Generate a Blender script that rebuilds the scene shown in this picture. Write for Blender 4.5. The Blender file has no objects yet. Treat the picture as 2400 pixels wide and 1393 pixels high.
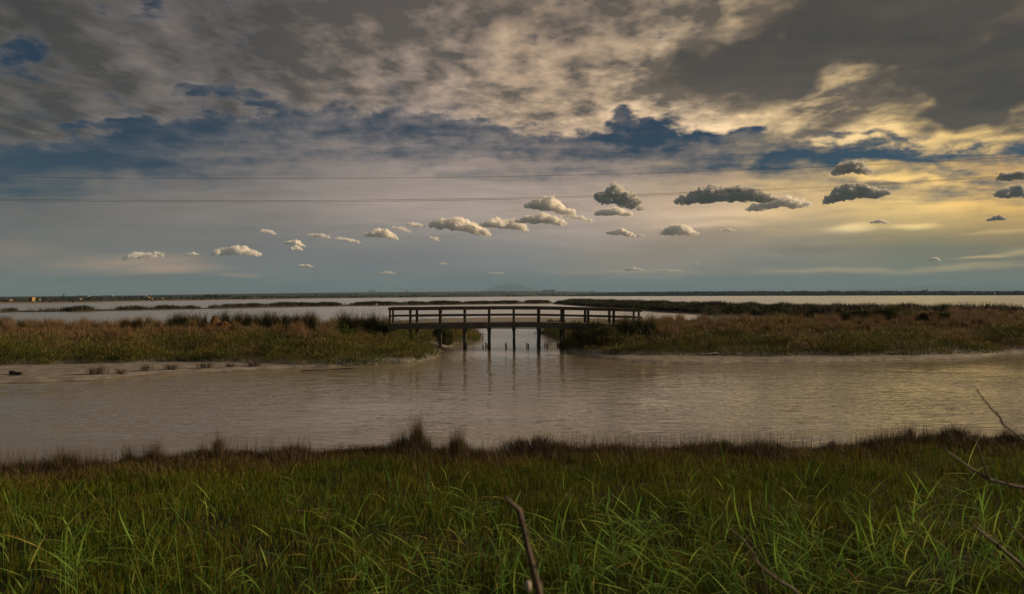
import bpy, bmesh, math, random
import numpy as np
from mathutils import Vector, Matrix, noise as mnoise
R = math.radians
scene = bpy.context.scene
col = scene.collection
random.seed(11)
rng = np.random.default_rng(11)

# ------------------------------------------------------------------ camera
EYE = 2.85                      # metres above the water
FPX = 1600.0                    # focal length for a 2400 px wide frame
ROLL = math.atan(8.5 / 2400.0)
cam_d = bpy.data.cameras.new("camera")
cam_d.sensor_width = 36.0
cam_d.lens = 24.0
cam_d.clip_start = 0.05
cam_d.clip_end = 200000.0
cam_d.dof.use_dof = True
cam_d.dof.focus_distance = 30.0
cam_d.dof.aperture_fstop = 2.8
cam = bpy.data.objects.new("camera", cam_d)
col.objects.link(cam)
pitch = math.atan(3.3 / FPX)
fwd = Vector((0, math.cos(pitch), -math.sin(pitch)))
right = Vector((math.cos(ROLL), 0, -math.sin(ROLL)))
right = (right - fwd * right.dot(fwd)).normalized()
up = right.cross(fwd)
cam.matrix_world = Matrix(((right.x, up.x, -fwd.x, 0), (right.y, up.y, -fwd.y, 0),
                           (right.z, up.z, -fwd.z, EYE), (0, 0, 0, 1)))
scene.camera = cam


def ray(px, py):
    return right * ((px - 1200.0) / FPX) + up * (-(py - 696.5) / FPX) + fwd


def hit(px, py, z=0.0):
    """Where the line of sight through a measured point of the photograph meets the level z."""
    d = ray(px, py)
    t = (z - EYE) / d.z
    return Vector((0, 0, EYE)) + d * t


def at(px, py, dist):
    d = ray(px, py)
    return Vector((0, 0, EYE)) + d * (dist / d.y)


def azel(px, py):
    d = ray(px, py).normalized()
    return math.degrees(math.atan2(d.x, d.y)), math.degrees(math.asin(d.z))


# ------------------------------------------------------------------ object helpers
def tag(o, label=None, cat=None, group=None, kind=None):
    if label: o["label"] = label
    if cat: o["category"] = cat
    if group: o["group"] = group
    if kind: o["kind"] = kind
    return o


def empty(name, loc=(0, 0, 0), rz=0.0):
    o = bpy.data.objects.new(name, None)
    o.location = loc
    o.rotation_euler = (0, 0, rz)
    o.empty_display_size = 0.2
    col.objects.link(o)
    return o


def link_mesh(name, me, mat=None, parent=None, loc=None):
    o = bpy.data.objects.new(name, me)
    if mat is not None and not me.materials:
        me.materials.append(mat)
    col.objects.link(o)
    if parent is not None:
        o.parent = parent
    if loc is not None:
        o.location = loc
    return o


def bm_obj(name, bm, mat=None, parent=None, loc=None, smooth=False):
    me = bpy.data.meshes.new(name)
    bm.normal_update()
    bm.to_mesh(me)
    bm.free()
    if smooth:
        me.polygons.foreach_set("use_smooth", [True] * len(me.polygons))
    return link_mesh(name, me, mat, parent, loc)


def np_mesh(name, verts, faces_flat, face_sizes, smooth=False, attrs=None):
    """Mesh from numpy arrays; attrs = {name: per-vertex float array}."""
    me = bpy.data.meshes.new(name)
    nv, nl, nf = len(verts), len(faces_flat), len(face_sizes)
    me.vertices.add(nv)
    me.vertices.foreach_set("co", np.ascontiguousarray(verts, np.float32).ravel())
    me.loops.add(nl)
    me.loops.foreach_set("vertex_index", np.ascontiguousarray(faces_flat, np.int32))
    me.polygons.add(nf)
    starts = np.zeros(nf, np.int32)
    starts[1:] = np.cumsum(face_sizes)[:-1]
    me.polygons.foreach_set("loop_start", starts)
    if smooth:
        me.polygons.foreach_set("use_smooth", np.ones(nf, bool))
    me.update(calc_edges=True)
    for k, a in (attrs or {}).items():
        at_ = me.attributes.new(k, "FLOAT", "POINT")
        at_.data.foreach_set("value", np.ascontiguousarray(a, np.float32))
    return me


def lin(r, g, b):
    def f(c):
        c /= 255.0
        return c / 12.92 if c <= 0.04045 else ((c + 0.055) / 1.055) ** 2.4
    return (f(r), f(g), f(b), 1.0)


# ------------------------------------------------------------------ node helpers
class NT:
    def __init__(self, tree):
        self.t = tree
        self.n = tree.nodes
        self.l = tree.links

    def node(self, typ, **kw):
        n = self.n.new(typ)
        for k, v in kw.items():
            setattr(n, k, v)
        return n

    def set(self, sock, v):
        if isinstance(v, bpy.types.NodeSocket):
            self.l.new(v, sock)
        elif v is not None:
            sock.default_value = v

    def m(self, op, a, b=None, c=None, clamp=False):
        n = self.node("ShaderNodeMath", operation=op, use_clamp=clamp)
        for s, v in zip(n.inputs, (a, b, c)):
            self.set(s, v)
        return n.outputs[0]

    def vm(self, op, a, b=None):
        n = self.node("ShaderNodeVectorMath", operation=op)
        self.set(n.inputs[0], a)
        if b is not None:
            self.set(n.inputs[1], b)
        return n.outputs["Value"] if op in ("LENGTH", "DOT_PRODUCT", "DISTANCE") else n.outputs[0]

    def ss(self, v, lo, hi, a=0.0, b=1.0, kind="SMOOTHSTEP"):
        n = self.node("ShaderNodeMapRange", interpolation_type=kind)
        self.set(n.inputs[0], v)
        for i, x in enumerate((lo, hi, a, b)):
            self.set(n.inputs[i + 1], x)
        return n.outputs[0]

    def lerp(self, v, lo, hi, a=0.0, b=1.0):
        return self.ss(v, lo, hi, a, b, "LINEAR")

    def mix(self, f, a, b, blend="MIX"):
        n = self.node("ShaderNodeMix", data_type="RGBA", blend_type=blend)
        self.set(n.inputs[0], f)
        self.set(n.inputs[6], a)
        self.set(n.inputs[7], b)
        return n.outputs[2]

    def noise(self, vec, scale, detail=5, rough=0.55, dist=0.0, lac=2.0, w=None):
        n = self.node("ShaderNodeTexNoise")
        if w is not None:
            n.noise_dimensions = "4D"
            n.inputs["W"].default_value = w
        self.set(n.inputs["Vector"], vec)
        n.inputs["Scale"].default_value = scale
        n.inputs["Detail"].default_value = detail
        n.inputs["Roughness"].default_value = rough
        n.inputs["Lacunarity"].default_value = lac
        n.inputs["Distortion"].default_value = dist
        return n.outputs[0]

    def mapping(self, vec, loc=(0, 0, 0), rot=(0, 0, 0), sc=(1, 1, 1), typ="POINT"):
        n = self.node("ShaderNodeMapping", vector_type=typ)
        self.set(n.inputs[0], vec)
        n.inputs[1].default_value = loc
        n.inputs[2].default_value = rot
        n.inputs[3].default_value = sc
        return n.outputs[0]

    def ramp(self, f, stops, interp="EASE"):
        n = self.node("ShaderNodeValToRGB")
        e = n.color_ramp.elements
        n.color_ramp.interpolation = interp
        while len(e) < len(stops):
            e.new(0.5)
        for el, (p, c) in zip(e, stops):
            el.position = p
            el.color = c
        self.set(n.inputs[0], f)
        return n.outputs[0]

    def xyz(self, x, y, z):
        n = self.node("ShaderNodeCombineXYZ")
        for s, v in zip(n.inputs, (x, y, z)):
            self.set(s, v)
        return n.outputs[0]

    def sep(self, v):
        n = self.node("ShaderNodeSeparateXYZ")
        self.set(n.inputs[0], v)
        return n.outputs
# ------------------------------------------------------------------ sky: clear air of the Sky Texture with cloud layers over it
SUN_AZ, SUN_EL = 80.0, 17.0
world = bpy.data.worlds.new("World")
scene.world = world
world.use_nodes = True
world.cycles.sampling_method = "NONE"
W = NT(world.node_tree)
W.n.clear()
tc = W.node("ShaderNodeTexCoord")
D = tc.outputs["Generated"]
dx, dy, dz = W.sep(D)
az = W.m("MULTIPLY", W.m("ARCTAN2", dx, dy), 180 / math.pi)
el = W.m("MULTIPLY", W.m("ARCSINE", dz), 180 / math.pi)
AE = W.mapping(W.xyz(az, el, 0.0), sc=(1.00001, 1, 1))
zc = W.m("MAXIMUM", W.m("ADD", dz, 0.05), 0.03)
P = W.mapping(W.xyz(W.m("DIVIDE", dx, zc), W.m("DIVIDE", dy, zc), 0.0), sc=(1.00001, 1, 1))      # where the direction meets the cloud level

# wandering of all cloud outlines (in degrees)
def warped(scale, amp, sx=1.0, w=0.0):
    n = W.node("ShaderNodeTexNoise")
    W.set(n.inputs["Vector"], W.mapping(AE, loc=(w, w, w), sc=(sx, 1, 1)))
    n.inputs["Scale"].default_value = scale
    n.inputs["Detail"].default_value = 3
    n.inputs["Roughness"].default_value = 0.6
    c = W.vm("SUBTRACT", n.outputs[1], (0.5, 0.5, 0.5))
    # through a mapping: its output is of the type the many spots below take, which keeps the shader small
    return W.mapping(W.vm("ADD", AE, W.vm("MULTIPLY", c, (amp * 2.0, amp, 0))), sc=(1.00001, 1, 1))


AEw = warped(0.22, 5.0, 0.6)
AEs = warped(0.30, 1.5, 0.35, 3.0)


def split(v):
    o = W.sep(v)
    return (o[0], o[1])


AEw, AEs = split(AEw), split(AEs)


def blob(px, py, w, h, rot=0.0, vec=None):
    """A soft spot 0..1 centred on a direction, w and h its half sizes as seen (in photograph pixels)."""
    a, e = azel(px, py)
    k = math.degrees(1 / FPX) * math.cos(R(a)) ** 1.5
    c, s_ = math.cos(R(rot)), math.sin(R(rot))
    X, Y = vec or AEw
    if abs(rot) < 4:
        u = W.m("MULTIPLY_ADD", X, 1 / (w * k), -a / (w * k))
        v = W.m("MULTIPLY_ADD", Y, 1 / (h * k), -e / (h * k))
        t = W.m("SUBTRACT", 1.0, W.m("MULTIPLY_ADD", u, u, W.m("MULTIPLY", v, v)), clamp=True)
        return W.m("MULTIPLY", t, t)
    u = W.m("MULTIPLY_ADD", X, c / (w * k), -(a * c + e * s_) / (w * k))
    u = W.m("MULTIPLY_ADD", Y, s_ / (w * k), u)
    v = W.m("MULTIPLY_ADD", X, -s_ / (h * k), (a * s_ - e * c) / (h * k))
    v = W.m("MULTIPLY_ADD", Y, c / (h * k), v)
    r2 = W.m("MULTIPLY_ADD", u, u, W.m("MULTIPLY", v, v))
    t = W.m("SUBTRACT", 1.0, r2, clamp=True)
    return W.m("MULTIPLY", t, t)


def blobs(lst, vec=None, start=None):
    f = start
    for px, py, w, h, rot, amp in lst:
        b = blob(px, py, w, h, rot, vec)
        f = W.m("MULTIPLY", b, amp) if f is None else W.m("MULTIPLY_ADD", b, amp, f)
    return f


def azr(stops):
    return [((a + 180) / 360.0, c) for a, c in stops]


azn = W.lerp(az, -180, 180)

# clear air
sky = W.node("ShaderNodeTexSky", sky_type="NISHITA")
sky.sun_disc = False
sky.sun_elevation = R(SUN_EL)
sky.sun_rotation = R(SUN_AZ)
sky.air_density = 1.0
sky.dust_density = 0.6
sky.ozone_density = 3.0
clear = W.mix(1.0, sky.outputs[0], (0.058, 0.105, 0.140, 1), "MULTIPLY")
SC = 1 / 0.1                                  # the layers are measured as displayed; Background strength is 0.1


def C(r, g, b, k=1.0):
    c = lin(r, g, b)
    return (c[0] * SC * k, c[1] * SC * k, c[2] * SC * k, 1.0)


# high thin veil
mid = W.ramp(azn, azr([(-150, C(70, 70, 74)), (-60, C(84, 84, 86)), (-36, C(94, 90, 88)), (-22, C(120, 110, 105)), (-8, C(158, 141, 131)),
                       (6, C(172, 150, 134)), (15, C(184, 156, 126)), (22, C(208, 174, 120)), (30, C(244, 200, 114)), (36, C(246, 192, 96)),
                       (56, C(255, 214, 120)), (85, C(190, 160, 120)), (140, C(90, 86, 86))]))
low = W.ramp(azn, azr([(-150, C(65, 67, 71)), (-40, C(86, 86, 86)), (-28, C(102, 98, 95)), (-14, C(108, 107, 109)), (0, C(115, 113, 113)),
                       (12, C(141, 126, 112)), (22, C(119, 113, 102)), (30, C(115, 112, 89)), (37, C(112, 102, 73)),
                       (56, C(158, 130, 74)), (100, C(93, 89, 84))]))
hor = W.ramp(azn, azr([(-150, C(63, 70, 76)), (-38, C(67, 75, 79)), (-10, C(72, 86, 95)), (8, C(76, 90, 97)), (24, C(77, 89, 90)),
                       (37, C(72, 81, 77)), (60, C(108, 101, 81)), (110, C(72, 77, 81))]))
streak = W.noise(W.mapping(W.xyz(AEs[0], AEs[1], 0.0), sc=(0.16, 1.0, 1)), 0.55, 3, 0.55)
streak2 = W.noise(W.mapping(W.xyz(AEs[0], AEs[1], 0.0), rot=(0, 0, R(4)), sc=(0.10, 1.0, 1)), 1.5, 3, 0.6)
elw = W.m("MULTIPLY_ADD", W.m("SUBTRACT", streak, 0.5), 2.6, el)
veil = W.mix(W.ss(elw, 2.4, 8.2), low, mid)
veil = W.mix(W.ss(elw, 0.5, 2.3, 0.0, 1.0), hor, veil)
# light streaks and darker hollows in the veil
br = W.m("MULTIPLY_ADD", W.m("SUBTRACT", streak2, 0.5), W.ss(el, 1.0, 6.0, 0.10, 0.55), 1.0)
br = blobs([(1650, 500, 380, 40, 2, .25), (2150, 425, 330, 60, -3, .34), (2220, 480, 360, 60, 0, .25),             (2010, 535, 90, 17, -1, 1.0), (2150, 534, 75, 13, 3, .85), (2350, 545, 120, 9, 1, .45), (2320, 598, 70, 6, 0, .5),
            (2380, 585, 60, 10, 6, .5), (1640, 528, 170, 11, 2, .35), (1700, 505, 220, 14, -2, .25),
            (1350, 590, 330, 60, 8, .12), (380, 660, 400, 22, -2, -.16), (1560, 575, 330, 40, 6, -.14), (2100, 575, 420, 40, -3, -.12),
            (760, 560, 500, 90, 0, -.10), (2030, 436, 150, 7, 3, -.45), (1960, 585, 300, 20, 0, -.10), (1080, 645, 420, 22, 0, -.06)], AEs, br)
veil = W.mix(1.0, veil, br, "MULTIPLY")
wm = blobs([(300, 622, 260, 34, 5, .55), (400, 634, 190, 14, 4, .6), (560, 642, 90, 7, 2, .6), (30, 600, 240, 60, 0, .2)], AEs)
veil = W.mix(W.m("MULTIPLY", wm, W.ss(streak2, 0.3, 0.6, 0.4, 1.0), clamp=True), veil, C(190, 150, 118))
wm = blobs([(2040, 630, 260, 14, 1, .6), (2300, 622, 210, 16, -2, .65), (1830, 636, 160, 9, 0, .45), (1480, 637, 330, 8, 0, .3), (2370, 592, 90, 9, 5, .9), (2290, 599, 70, 6, 0, .9)], AEs)
veil = W.mix(W.m("MULTIPLY", wm, W.ss(streak2, 0.3, 0.6, 0.3, 1.0), clamp=True), veil, C(196, 168, 110))
fine = W.noise(W.mapping(AE, (7, 2, 0), (0, 0, R(-12)), (0.62, 1.25, 1)), 0.62, 6, 0.66)
finec = W.m("SUBTRACT", fine, 0.5)
# holes of the veil: the blue band below the cloud deck
big = W.noise(W.mapping(P, rot=(0, 0, R(20)), sc=(0.55, 1.0, 1)), 1.1, 4, 0.66)
bandel = W.ramp(azn, azr([(-120, (.34,) * 3 + (1,)), (-37, (.305,) * 3 + (1,)), (-27, (.39,) * 3 + (1,)), (-14, (.46,) * 3 + (1,)), (0, (.435,) * 3 + (1,)),
                          (11, (.43,) * 3 + (1,)), (20, (.385,) * 3 + (1,)), (28, (.34,) * 3 + (1,)), (40, (.27,) * 3 + (1,)), (120, (.3,) * 3 + (1,))]), "LINEAR")
bandel = W.sep(bandel)[0]
dband = W.m("SUBTRACT", W.m("DIVIDE", el, 30.0), bandel)
va = W.ss(dband, -0.19, 0.02, 1.0, 0.17)
va = W.m("ADD", va, W.m("MULTIPLY", W.m("SUBTRACT", big, 0.5), W.ss(dband, -0.25, -0.05, 0.3, 2.2)))
va = W.m("ADD", va, W.m("MULTIPLY", finec, W.ss(dband, -0.22, -0.05, 0.0, 1.3)))
va = blobs([(1000, 330, 330, 55, -4, -.25), (1560, 310, 260, 40, -5, -.5), (1800, 405, 200, 34, 8, -.28), (1980, 380, 360, 16, -3, -.4), (250, 378, 420, 34, 3, -.32), (30, 390, 200, 34, 0, -.3),
            (600, 335, 260, 30, 6, .25), (1050, 400, 200, 18, 0, .35), (1720, 425, 70, 45, 40, .3), (2100, 410, 200, 18, 3, .5)], AEw, va)
va = W.m("MULTIPLY", W.ss(va, -0.15, 1.0), W.ss(el, 6, 11, 1.0, 0.75), clamp=True)
colr = W.mix(va, clear, veil)

# the broken deck of altocumulus
lump = W.noise(W.mapping(P, (3, 1, 0.4), (0, 0, R(-25)), (1.0, 0.75, 1)), 1.7, 6, 0.6)
lump_s = W.noise(W.mapping(P, (3.09, 1.0, 0.4), (0, 0, R(-25)), (1.0, 0.75, 1)), 1.7, 4, 0.6)
da = W.ss(dband, -0.06, 0.10, -1.6, 1.05, "SMOOTHERSTEP")
da = W.m("ADD", da, W.m("MULTIPLY", W.m("SUBTRACT", lump, 0.5), 2.6))
da = W.m("MULTIPLY_ADD", finec, 3.4, da)
da = blobs([(60, 95, 120, 75, 25, -1.3), (150, 180, 200, 90, 30, -.35), (320, 5, 160, 45, 8, -1.0), (470, 218, 110, 30, 10, -1.1), (575, 225, 70, 25, 10, -1.2), (240, 285, 150, 22, 6, -1.3),
            (620, 240, 60, 15, 20, -.8), (720, 270, 180, 40, 4, -.9), (950, 285, 230, 35, 6, -.9), (1120, 300, 110, 25, 10, -.5), (1480, 256, 90, 34, 8, -1.2), (1560, 272, 60, 16, 0, -.6), (1480, 318, 190, 30, 6, -1.0), (1640, 335, 160, 22, 6, -1.0),
            (2000, 325, 130, 18, -8, -.9), (2250, 372, 260, 20, -4, -.75),
            (1300, 200, 330, 120, 10, .5), (1330, 305, 240, 50, 6, 1.1), (1180, 300, 160, 40, 10, .7), (1700, 300, 150, 50, 12, .75), (2100, 330, 420, 45, -3, .8), (760, 130, 500, 150, 0, .35), (430, 345, 300, 26, 4, .45), (80, 320, 220, 40, 0, .6), (1150, 250, 200, 50, 0, .4)], AEw, da)
dalpha = W.ss(da, -0.15, 1.05)
dark = W.ramp(azn, azr([(-150, C(40, 40, 43)), (-40, C(53, 52, 51)), (-24, C(65, 61, 60)), (-8, C(81, 74, 70)), (5, C(88, 79, 72)), (18, C(89, 80, 71)), (34, C(96, 85, 69)),
                        (56, C(129, 108, 72)), (100, C(60, 57, 53))]))
light = W.ramp(azn, azr([(-150, C(78, 76, 78)), (-40, C(93, 87, 84)), (-24, C(116, 107, 102)), (-8, C(171, 149, 132)), (3, C(209, 178, 146)), (14, C(241, 207, 165)), (24, C(241, 205, 148)),
                         (34, C(230, 192, 120)), (56, C(242, 209, 124)), (100, C(114, 103, 91))]))
relief = W.m("MULTIPLY_ADD", W.m("SUBTRACT", lump, lump_s), 4.6, 0.34)
relief = W.m("ADD", relief, W.ss(da, 0.3, 1.3, 0.36, -0.2))
relief = W.m("MULTIPLY_ADD", finec, 1.15, relief)
puff = W.noise(W.mapping(P, (9, 4, 2), (0, 0, R(15)), (1.0, 0.8, 1)), 5.2, 3, 0.62)
relief = W.m("MULTIPLY_ADD", W.m("SUBTRACT", puff, 0.5), 0.95, relief)
relief = blobs([(1370, 200, 260, 130, 20, .32), (1000, 110, 260, 120, 0, .16), (1180, 245, 240, 60, 8, .25), (1700, 295, 230, 45, 12, .55), (2150, 325, 420, 55, -3, .5), (100, 330, 260, 50, 0, .15),
                (560, 170, 500, 140, 0, -.06), (820, 190, 150, 60, 0, -.2), (1400, 40, 500, 70, 0, -.25), (500, 350, 300, 35, 4, .15)], AEw, relief)
deck = W.mix(W.m("ADD", relief, 0.0, clamp=True), dark, light)
deck = W.mix(W.ss(el, 14, 24, 0.0, 0.38), deck, W.mix(1.0, dark, (0.8, 0.8, 0.82, 1), "MULTIPLY"))
colr = W.mix(dalpha, colr, deck)

# the near dark cloud bank at the upper right
soft = W.noise(W.mapping(P, rot=(0, 0, R(55)), sc=(0.5, 1.6, 1)), 1.2, 4, 0.5)
nb = W.m("MULTIPLY_ADD", W.m("SUBTRACT", soft, 0.5), 2.2, -0.25)
nb = W.m("MULTIPLY_ADD", finec, 0.9, nb)
nb = blobs([(2050, 60, 620, 200, -3, 1.5), (1650, 150, 200, 110, 10, .8), (1760, 225, 230, 60, 12, .6), (2350, 190, 420, 150, 0, 1.3), (1930, 300, 160, 55, 14, .9), (2250, 265, 260, 50, 3, .7), (2700, 150, 600, 260, 0, 1.2),
            (1975, 212, 130, 34, 12, -.85), (1890, 230, 110, 24, 10, -.4), (1640, 20, 150, 50, -20, -.3), (2050, 330, 170, 22, -6, -.4)], AEw, nb)
nalpha = W.ss(nb, 0.0, 0.75, 0.0, 0.97)
bank = W.mix(W.ss(soft, 0.3, 0.75), C(53, 51, 50), C(73, 67, 62))
bank = W.mix(W.ss(nb, 0.9, 0.25, 0.0, 0.35), bank, C(140, 120, 94))
colr = W.mix(nalpha, colr, bank)
# unseen sky overhead and behind is brightened to add light on ground and water
over = W.m("MULTIPLY_ADD", W.ss(el, 27, 50), 1.7, W.m("MULTIPLY_ADD", W.ss(W.m("ABSOLUTE", az), 75, 140), 0.9, 1.0))
colr = W.mix(1.0, colr, W.xyz(over, over, over), "MULTIPLY")
# below the horizon
colr = W.mix(W.ss(el, -0.6, -0.1), C(60, 58, 52), colr)
bg = W.node("ShaderNodeBackground")
bg.inputs[1].default_value = 0.1
W.l.new(colr, bg.inputs[0])
wo = W.node("ShaderNodeOutputWorld")
W.l.new(bg.outputs[0], wo.inputs[0])

sun_d = bpy.data.lights.new("sun", "SUN")
sun_d.energy = 5.0
sun_d.angle = R(4)
sun_d.color = (1.0, 0.74, 0.44)
sun = bpy.data.objects.new("sun", sun_d)
col.objects.link(sun)
sd = Vector((math.sin(R(SUN_AZ)) * math.cos(R(SUN_EL)), math.cos(R(SUN_AZ)) * math.cos(R(SUN_EL)), math.sin(R(SUN_EL))))
sun.rotation_euler = (-sd).to_track_quat("-Z", "Y").to_euler()
sun.location = (60, 60, 80)

scene.view_settings.view_transform = "Standard"
scene.view_settings.look = "None"
scene.view_settings.exposure = 0.38
scene.view_settings.gamma = 1.0
scene.view_settings.use_curve_mapping = False
scene.cycles.max_bounces = 8
scene.cycles.use_denoising = True
# ------------------------------------------------------------------ lie of the land (all in metres, water at z = 0)
def H2(px, py, z=0.0):
    v = hit(px, py, z)
    return (v.x, v.y)


def np_noise(x, y, scale, octaves=4, seed=0, rough=0.5):
    """Value-gradient noise, about -1..1, on numpy arrays."""
    r = np.random.default_rng(seed)
    perm = r.permutation(256).astype(np.int64)
    ang = r.random(256) * 2 * math.pi
    gx, gy = np.cos(ang), np.sin(ang)
    out = np.zeros_like(x, dtype=float)
    amp, tot = 1.0, 0.0
    f = scale
    for o in range(octaves):
        X, Y = x * f + 17.3 * o, y * f - 9.1 * o
        xi, yi = np.floor(X).astype(np.int64), np.floor(Y).astype(np.int64)
        xf, yf = X - xi, Y - yi
        u, v = xf * xf * xf * (xf * (xf * 6 - 15) + 10), yf * yf * yf * (yf * (yf * 6 - 15) + 10)

        def g(ix, iy, fx, fy):
            h = perm[(perm[ix & 255] + iy) & 255]
            return gx[h] * fx + gy[h] * fy
        a, b = g(xi, yi, xf, yf), g(xi + 1, yi, xf - 1, yf)
        c, d = g(xi, yi + 1, xf, yf - 1), g(xi + 1, yi + 1, xf - 1, yf - 1)
        out += amp * ((a * (1 - u) + b * u) * (1 - v) + (c * (1 - u) + d * u) * v)
        tot += amp
        amp *= rough
        f *= 2.03
    return out * 1.5 / tot


def sstep(x, a, b):
    t = np.clip((x - a) / (b - a), 0, 1)
    return t * t * (3 - 2 * t)


def poly_sd(poly, X, Y):
    """Signed distance to a closed outline, positive inside."""
    P = np.array(poly, float)
    d2 = np.full(X.shape, 1e18)
    ins = np.zeros(X.shape, bool)
    n = len(P)
    for i in range(n):
        ax, ay = P[i]
        bx, by = P[(i + 1) % n]
        ex, ey = bx - ax, by - ay
        t = np.clip(((X - ax) * ex + (Y - ay) * ey) / (ex * ex + ey * ey + 1e-9), 0, 1)
        d2 = np.minimum(d2, (X - ax - t * ex) ** 2 + (Y - ay - t * ey) ** 2)
        if ay != by:
            c = ((ay > Y) != (by > Y)) & (X < (bx - ax) * (Y - ay) / (by - ay) + ax)
            ins ^= c
    return np.where(ins, 1, -1) * np.sqrt(d2)


def line_d(pts, X, Y):
    """Distance to an open polyline and the place along it (0..n-1)."""
    P = np.array(pts, float)
    best = np.full(X.shape, 1e18)
    par = np.zeros(X.shape)
    for i in range(len(P) - 1):
        ax, ay = P[i]
        ex, ey = P[i + 1] - P[i]
        t = np.clip(((X - ax) * ex + (Y - ay) * ey) / (ex * ex + ey * ey), 0, 1)
        d = (X - ax - t * ex) ** 2 + (Y - ay - t * ey) ** 2
        m_ = d < best
        best = np.where(m_, d, best)
        par = np.where(m_, i + t, par)
    return np.sqrt(best), par


# near bank: its water edge
NB = [(-60, 8.0), (-20, 9.0), (-7.8, 10.0), (-6.4, 10.35), (-5.2, 10.75), (-4.4, 11.0), (-3.4, 11.2), (-2.6, 11.55), (-1.6, 11.35), (-1.0, 11.0), (-0.2, 10.9), (0.4, 11.3),
      (1.2, 11.35), (2.85, 11.45), (4.2, 11.35), (5.75, 11.5), (7.0, 12.0), (8.1, 11.8), (9.1, 12.1), (20, 13.0), (60, 14.0)]
NBx, NBy = np.array([p[0] for p in NB]), np.array([p[1] for p in NB]) + 0.25

LEFT_SHORE = [H2(*p) for p in [(0, 896), (110, 893), (200, 890), (300, 881), (450, 873), (550, 868), (700, 861), (850, 853), (960, 848), (990, 842), (1010, 828), (1030, 815),
                               (1048, 805), (1078, 793), (1105, 783)]]
LEFT = [(-140, 20.0), (-60, 22.0)] + LEFT_SHORE + [(-4.2, 52.0), (-9, 48.5), (-16, 46), (-40, 45), (-140, 44)]
LEFT_VEG = [(-140, 27.5), (-60, 28.0)] + [H2(*p) for p in [(0, 861), (150, 858), (300, 855), (430, 852), (560, 853), (700, 857), (860, 852), (930, 849), (978, 838)]] + \
           [(-5.5, 34.0), (-6.6, 36.2), (-6.2, 38.2), (-4.9, 40.2), (-3.1, 44), (-3.2, 50.0), (-9, 48), (-16, 45.5), (-40, 44.5), (-140, 43.5)]
RIGHT = [H2(*p) for p in [(1346, 814), (1362, 825), (1404, 836), (1445, 842), (1500, 848), (1600, 853), (1670, 853), (1740, 848), (1850, 850), (2000, 846), (2150, 842), (2280, 837), (2310, 829),
                          (2400, 829), (2560, 832)]] + \
        [(70, 31), (140, 30), (140, 60), (70, 58), (52, 62), (42, 80), (35, 117), (25, 229), (14, 229), (25, 117), (32, 79), (33, 60), (22, 49.5), (10, 48.5), (4.9, 49.5), (2.7, 52.5), (3.5, 48), (4.0, 42)]
RIGHT_VEG = [H2(*p) for p in [(1352, 808), (1370, 820), (1408, 832), (1470, 835), (1560, 838), (1660, 838), (1790, 840), (1860, 837), (2000, 837), (2130, 835), (2250, 832), (2330, 822),
                              (2400, 823), (2560, 825)]] + RIGHT[15:]
LEVEE = [(-200, 95)] + [H2(*p) for p in [(-200, 741), (0, 732.5), (75, 732), (160, 731.5), (300, 728), (400, 726), (500, 724), (600, 721.5), (700, 719.5), (850, 717.5), (1000, 715.5), (1150, 713.5), (1290, 712)]]
LEVEE = [(x, y + 2.5) for x, y in LEVEE]
BARS = [H2(*p) for p in [(1380, 709.8), (1600, 709.2), (1900, 708.6), (2100, 708.6), (2400, 709.4), (2700, 710)]]

SH_PX = np.array([-900, -300, 0, 200, 400, 600, 800, 1000, 1200, 1400, 1600, 2000, 2400, 3000])
SH_D = np.array([220, 270, 300, 325, 440, 610, 860, 1200, 1750, 2000, 1800, 1500, 1250, 900])
LH_Z = np.array([4, 5, 7.5, 10, 15, 20, 24, 27, 30, 24, 18, 13, 10, 8])


def far_land(X, Y):
    Yc = np.maximum(Y, 1.0)
    px = np.where(Y > 1, 1200 + FPX * X / Yc, np.where(X > 0, 3000, -900))
    px = np.clip(px, -900, 3000)
    r = np.where(Y > 1, Y, np.hypot(X, Y))
    sh = np.interp(px, SH_PX, SH_D)
    sh = sh * (1 + 0.012 * np_noise(px * 0.02, px * 0.0 + 3, 1.0, 3, 5))
    top = np.interp(px, SH_PX, LH_Z)
    s = r - sh
    embank = np.where(px > 1350, 2.4, 0.9)
    z = embank * sstep(s, 0, 25) + (top - embank) * sstep(s, 60, 4200 - sh) - 0.8 * sstep(-s, 0, 8)
    return z, s


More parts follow.
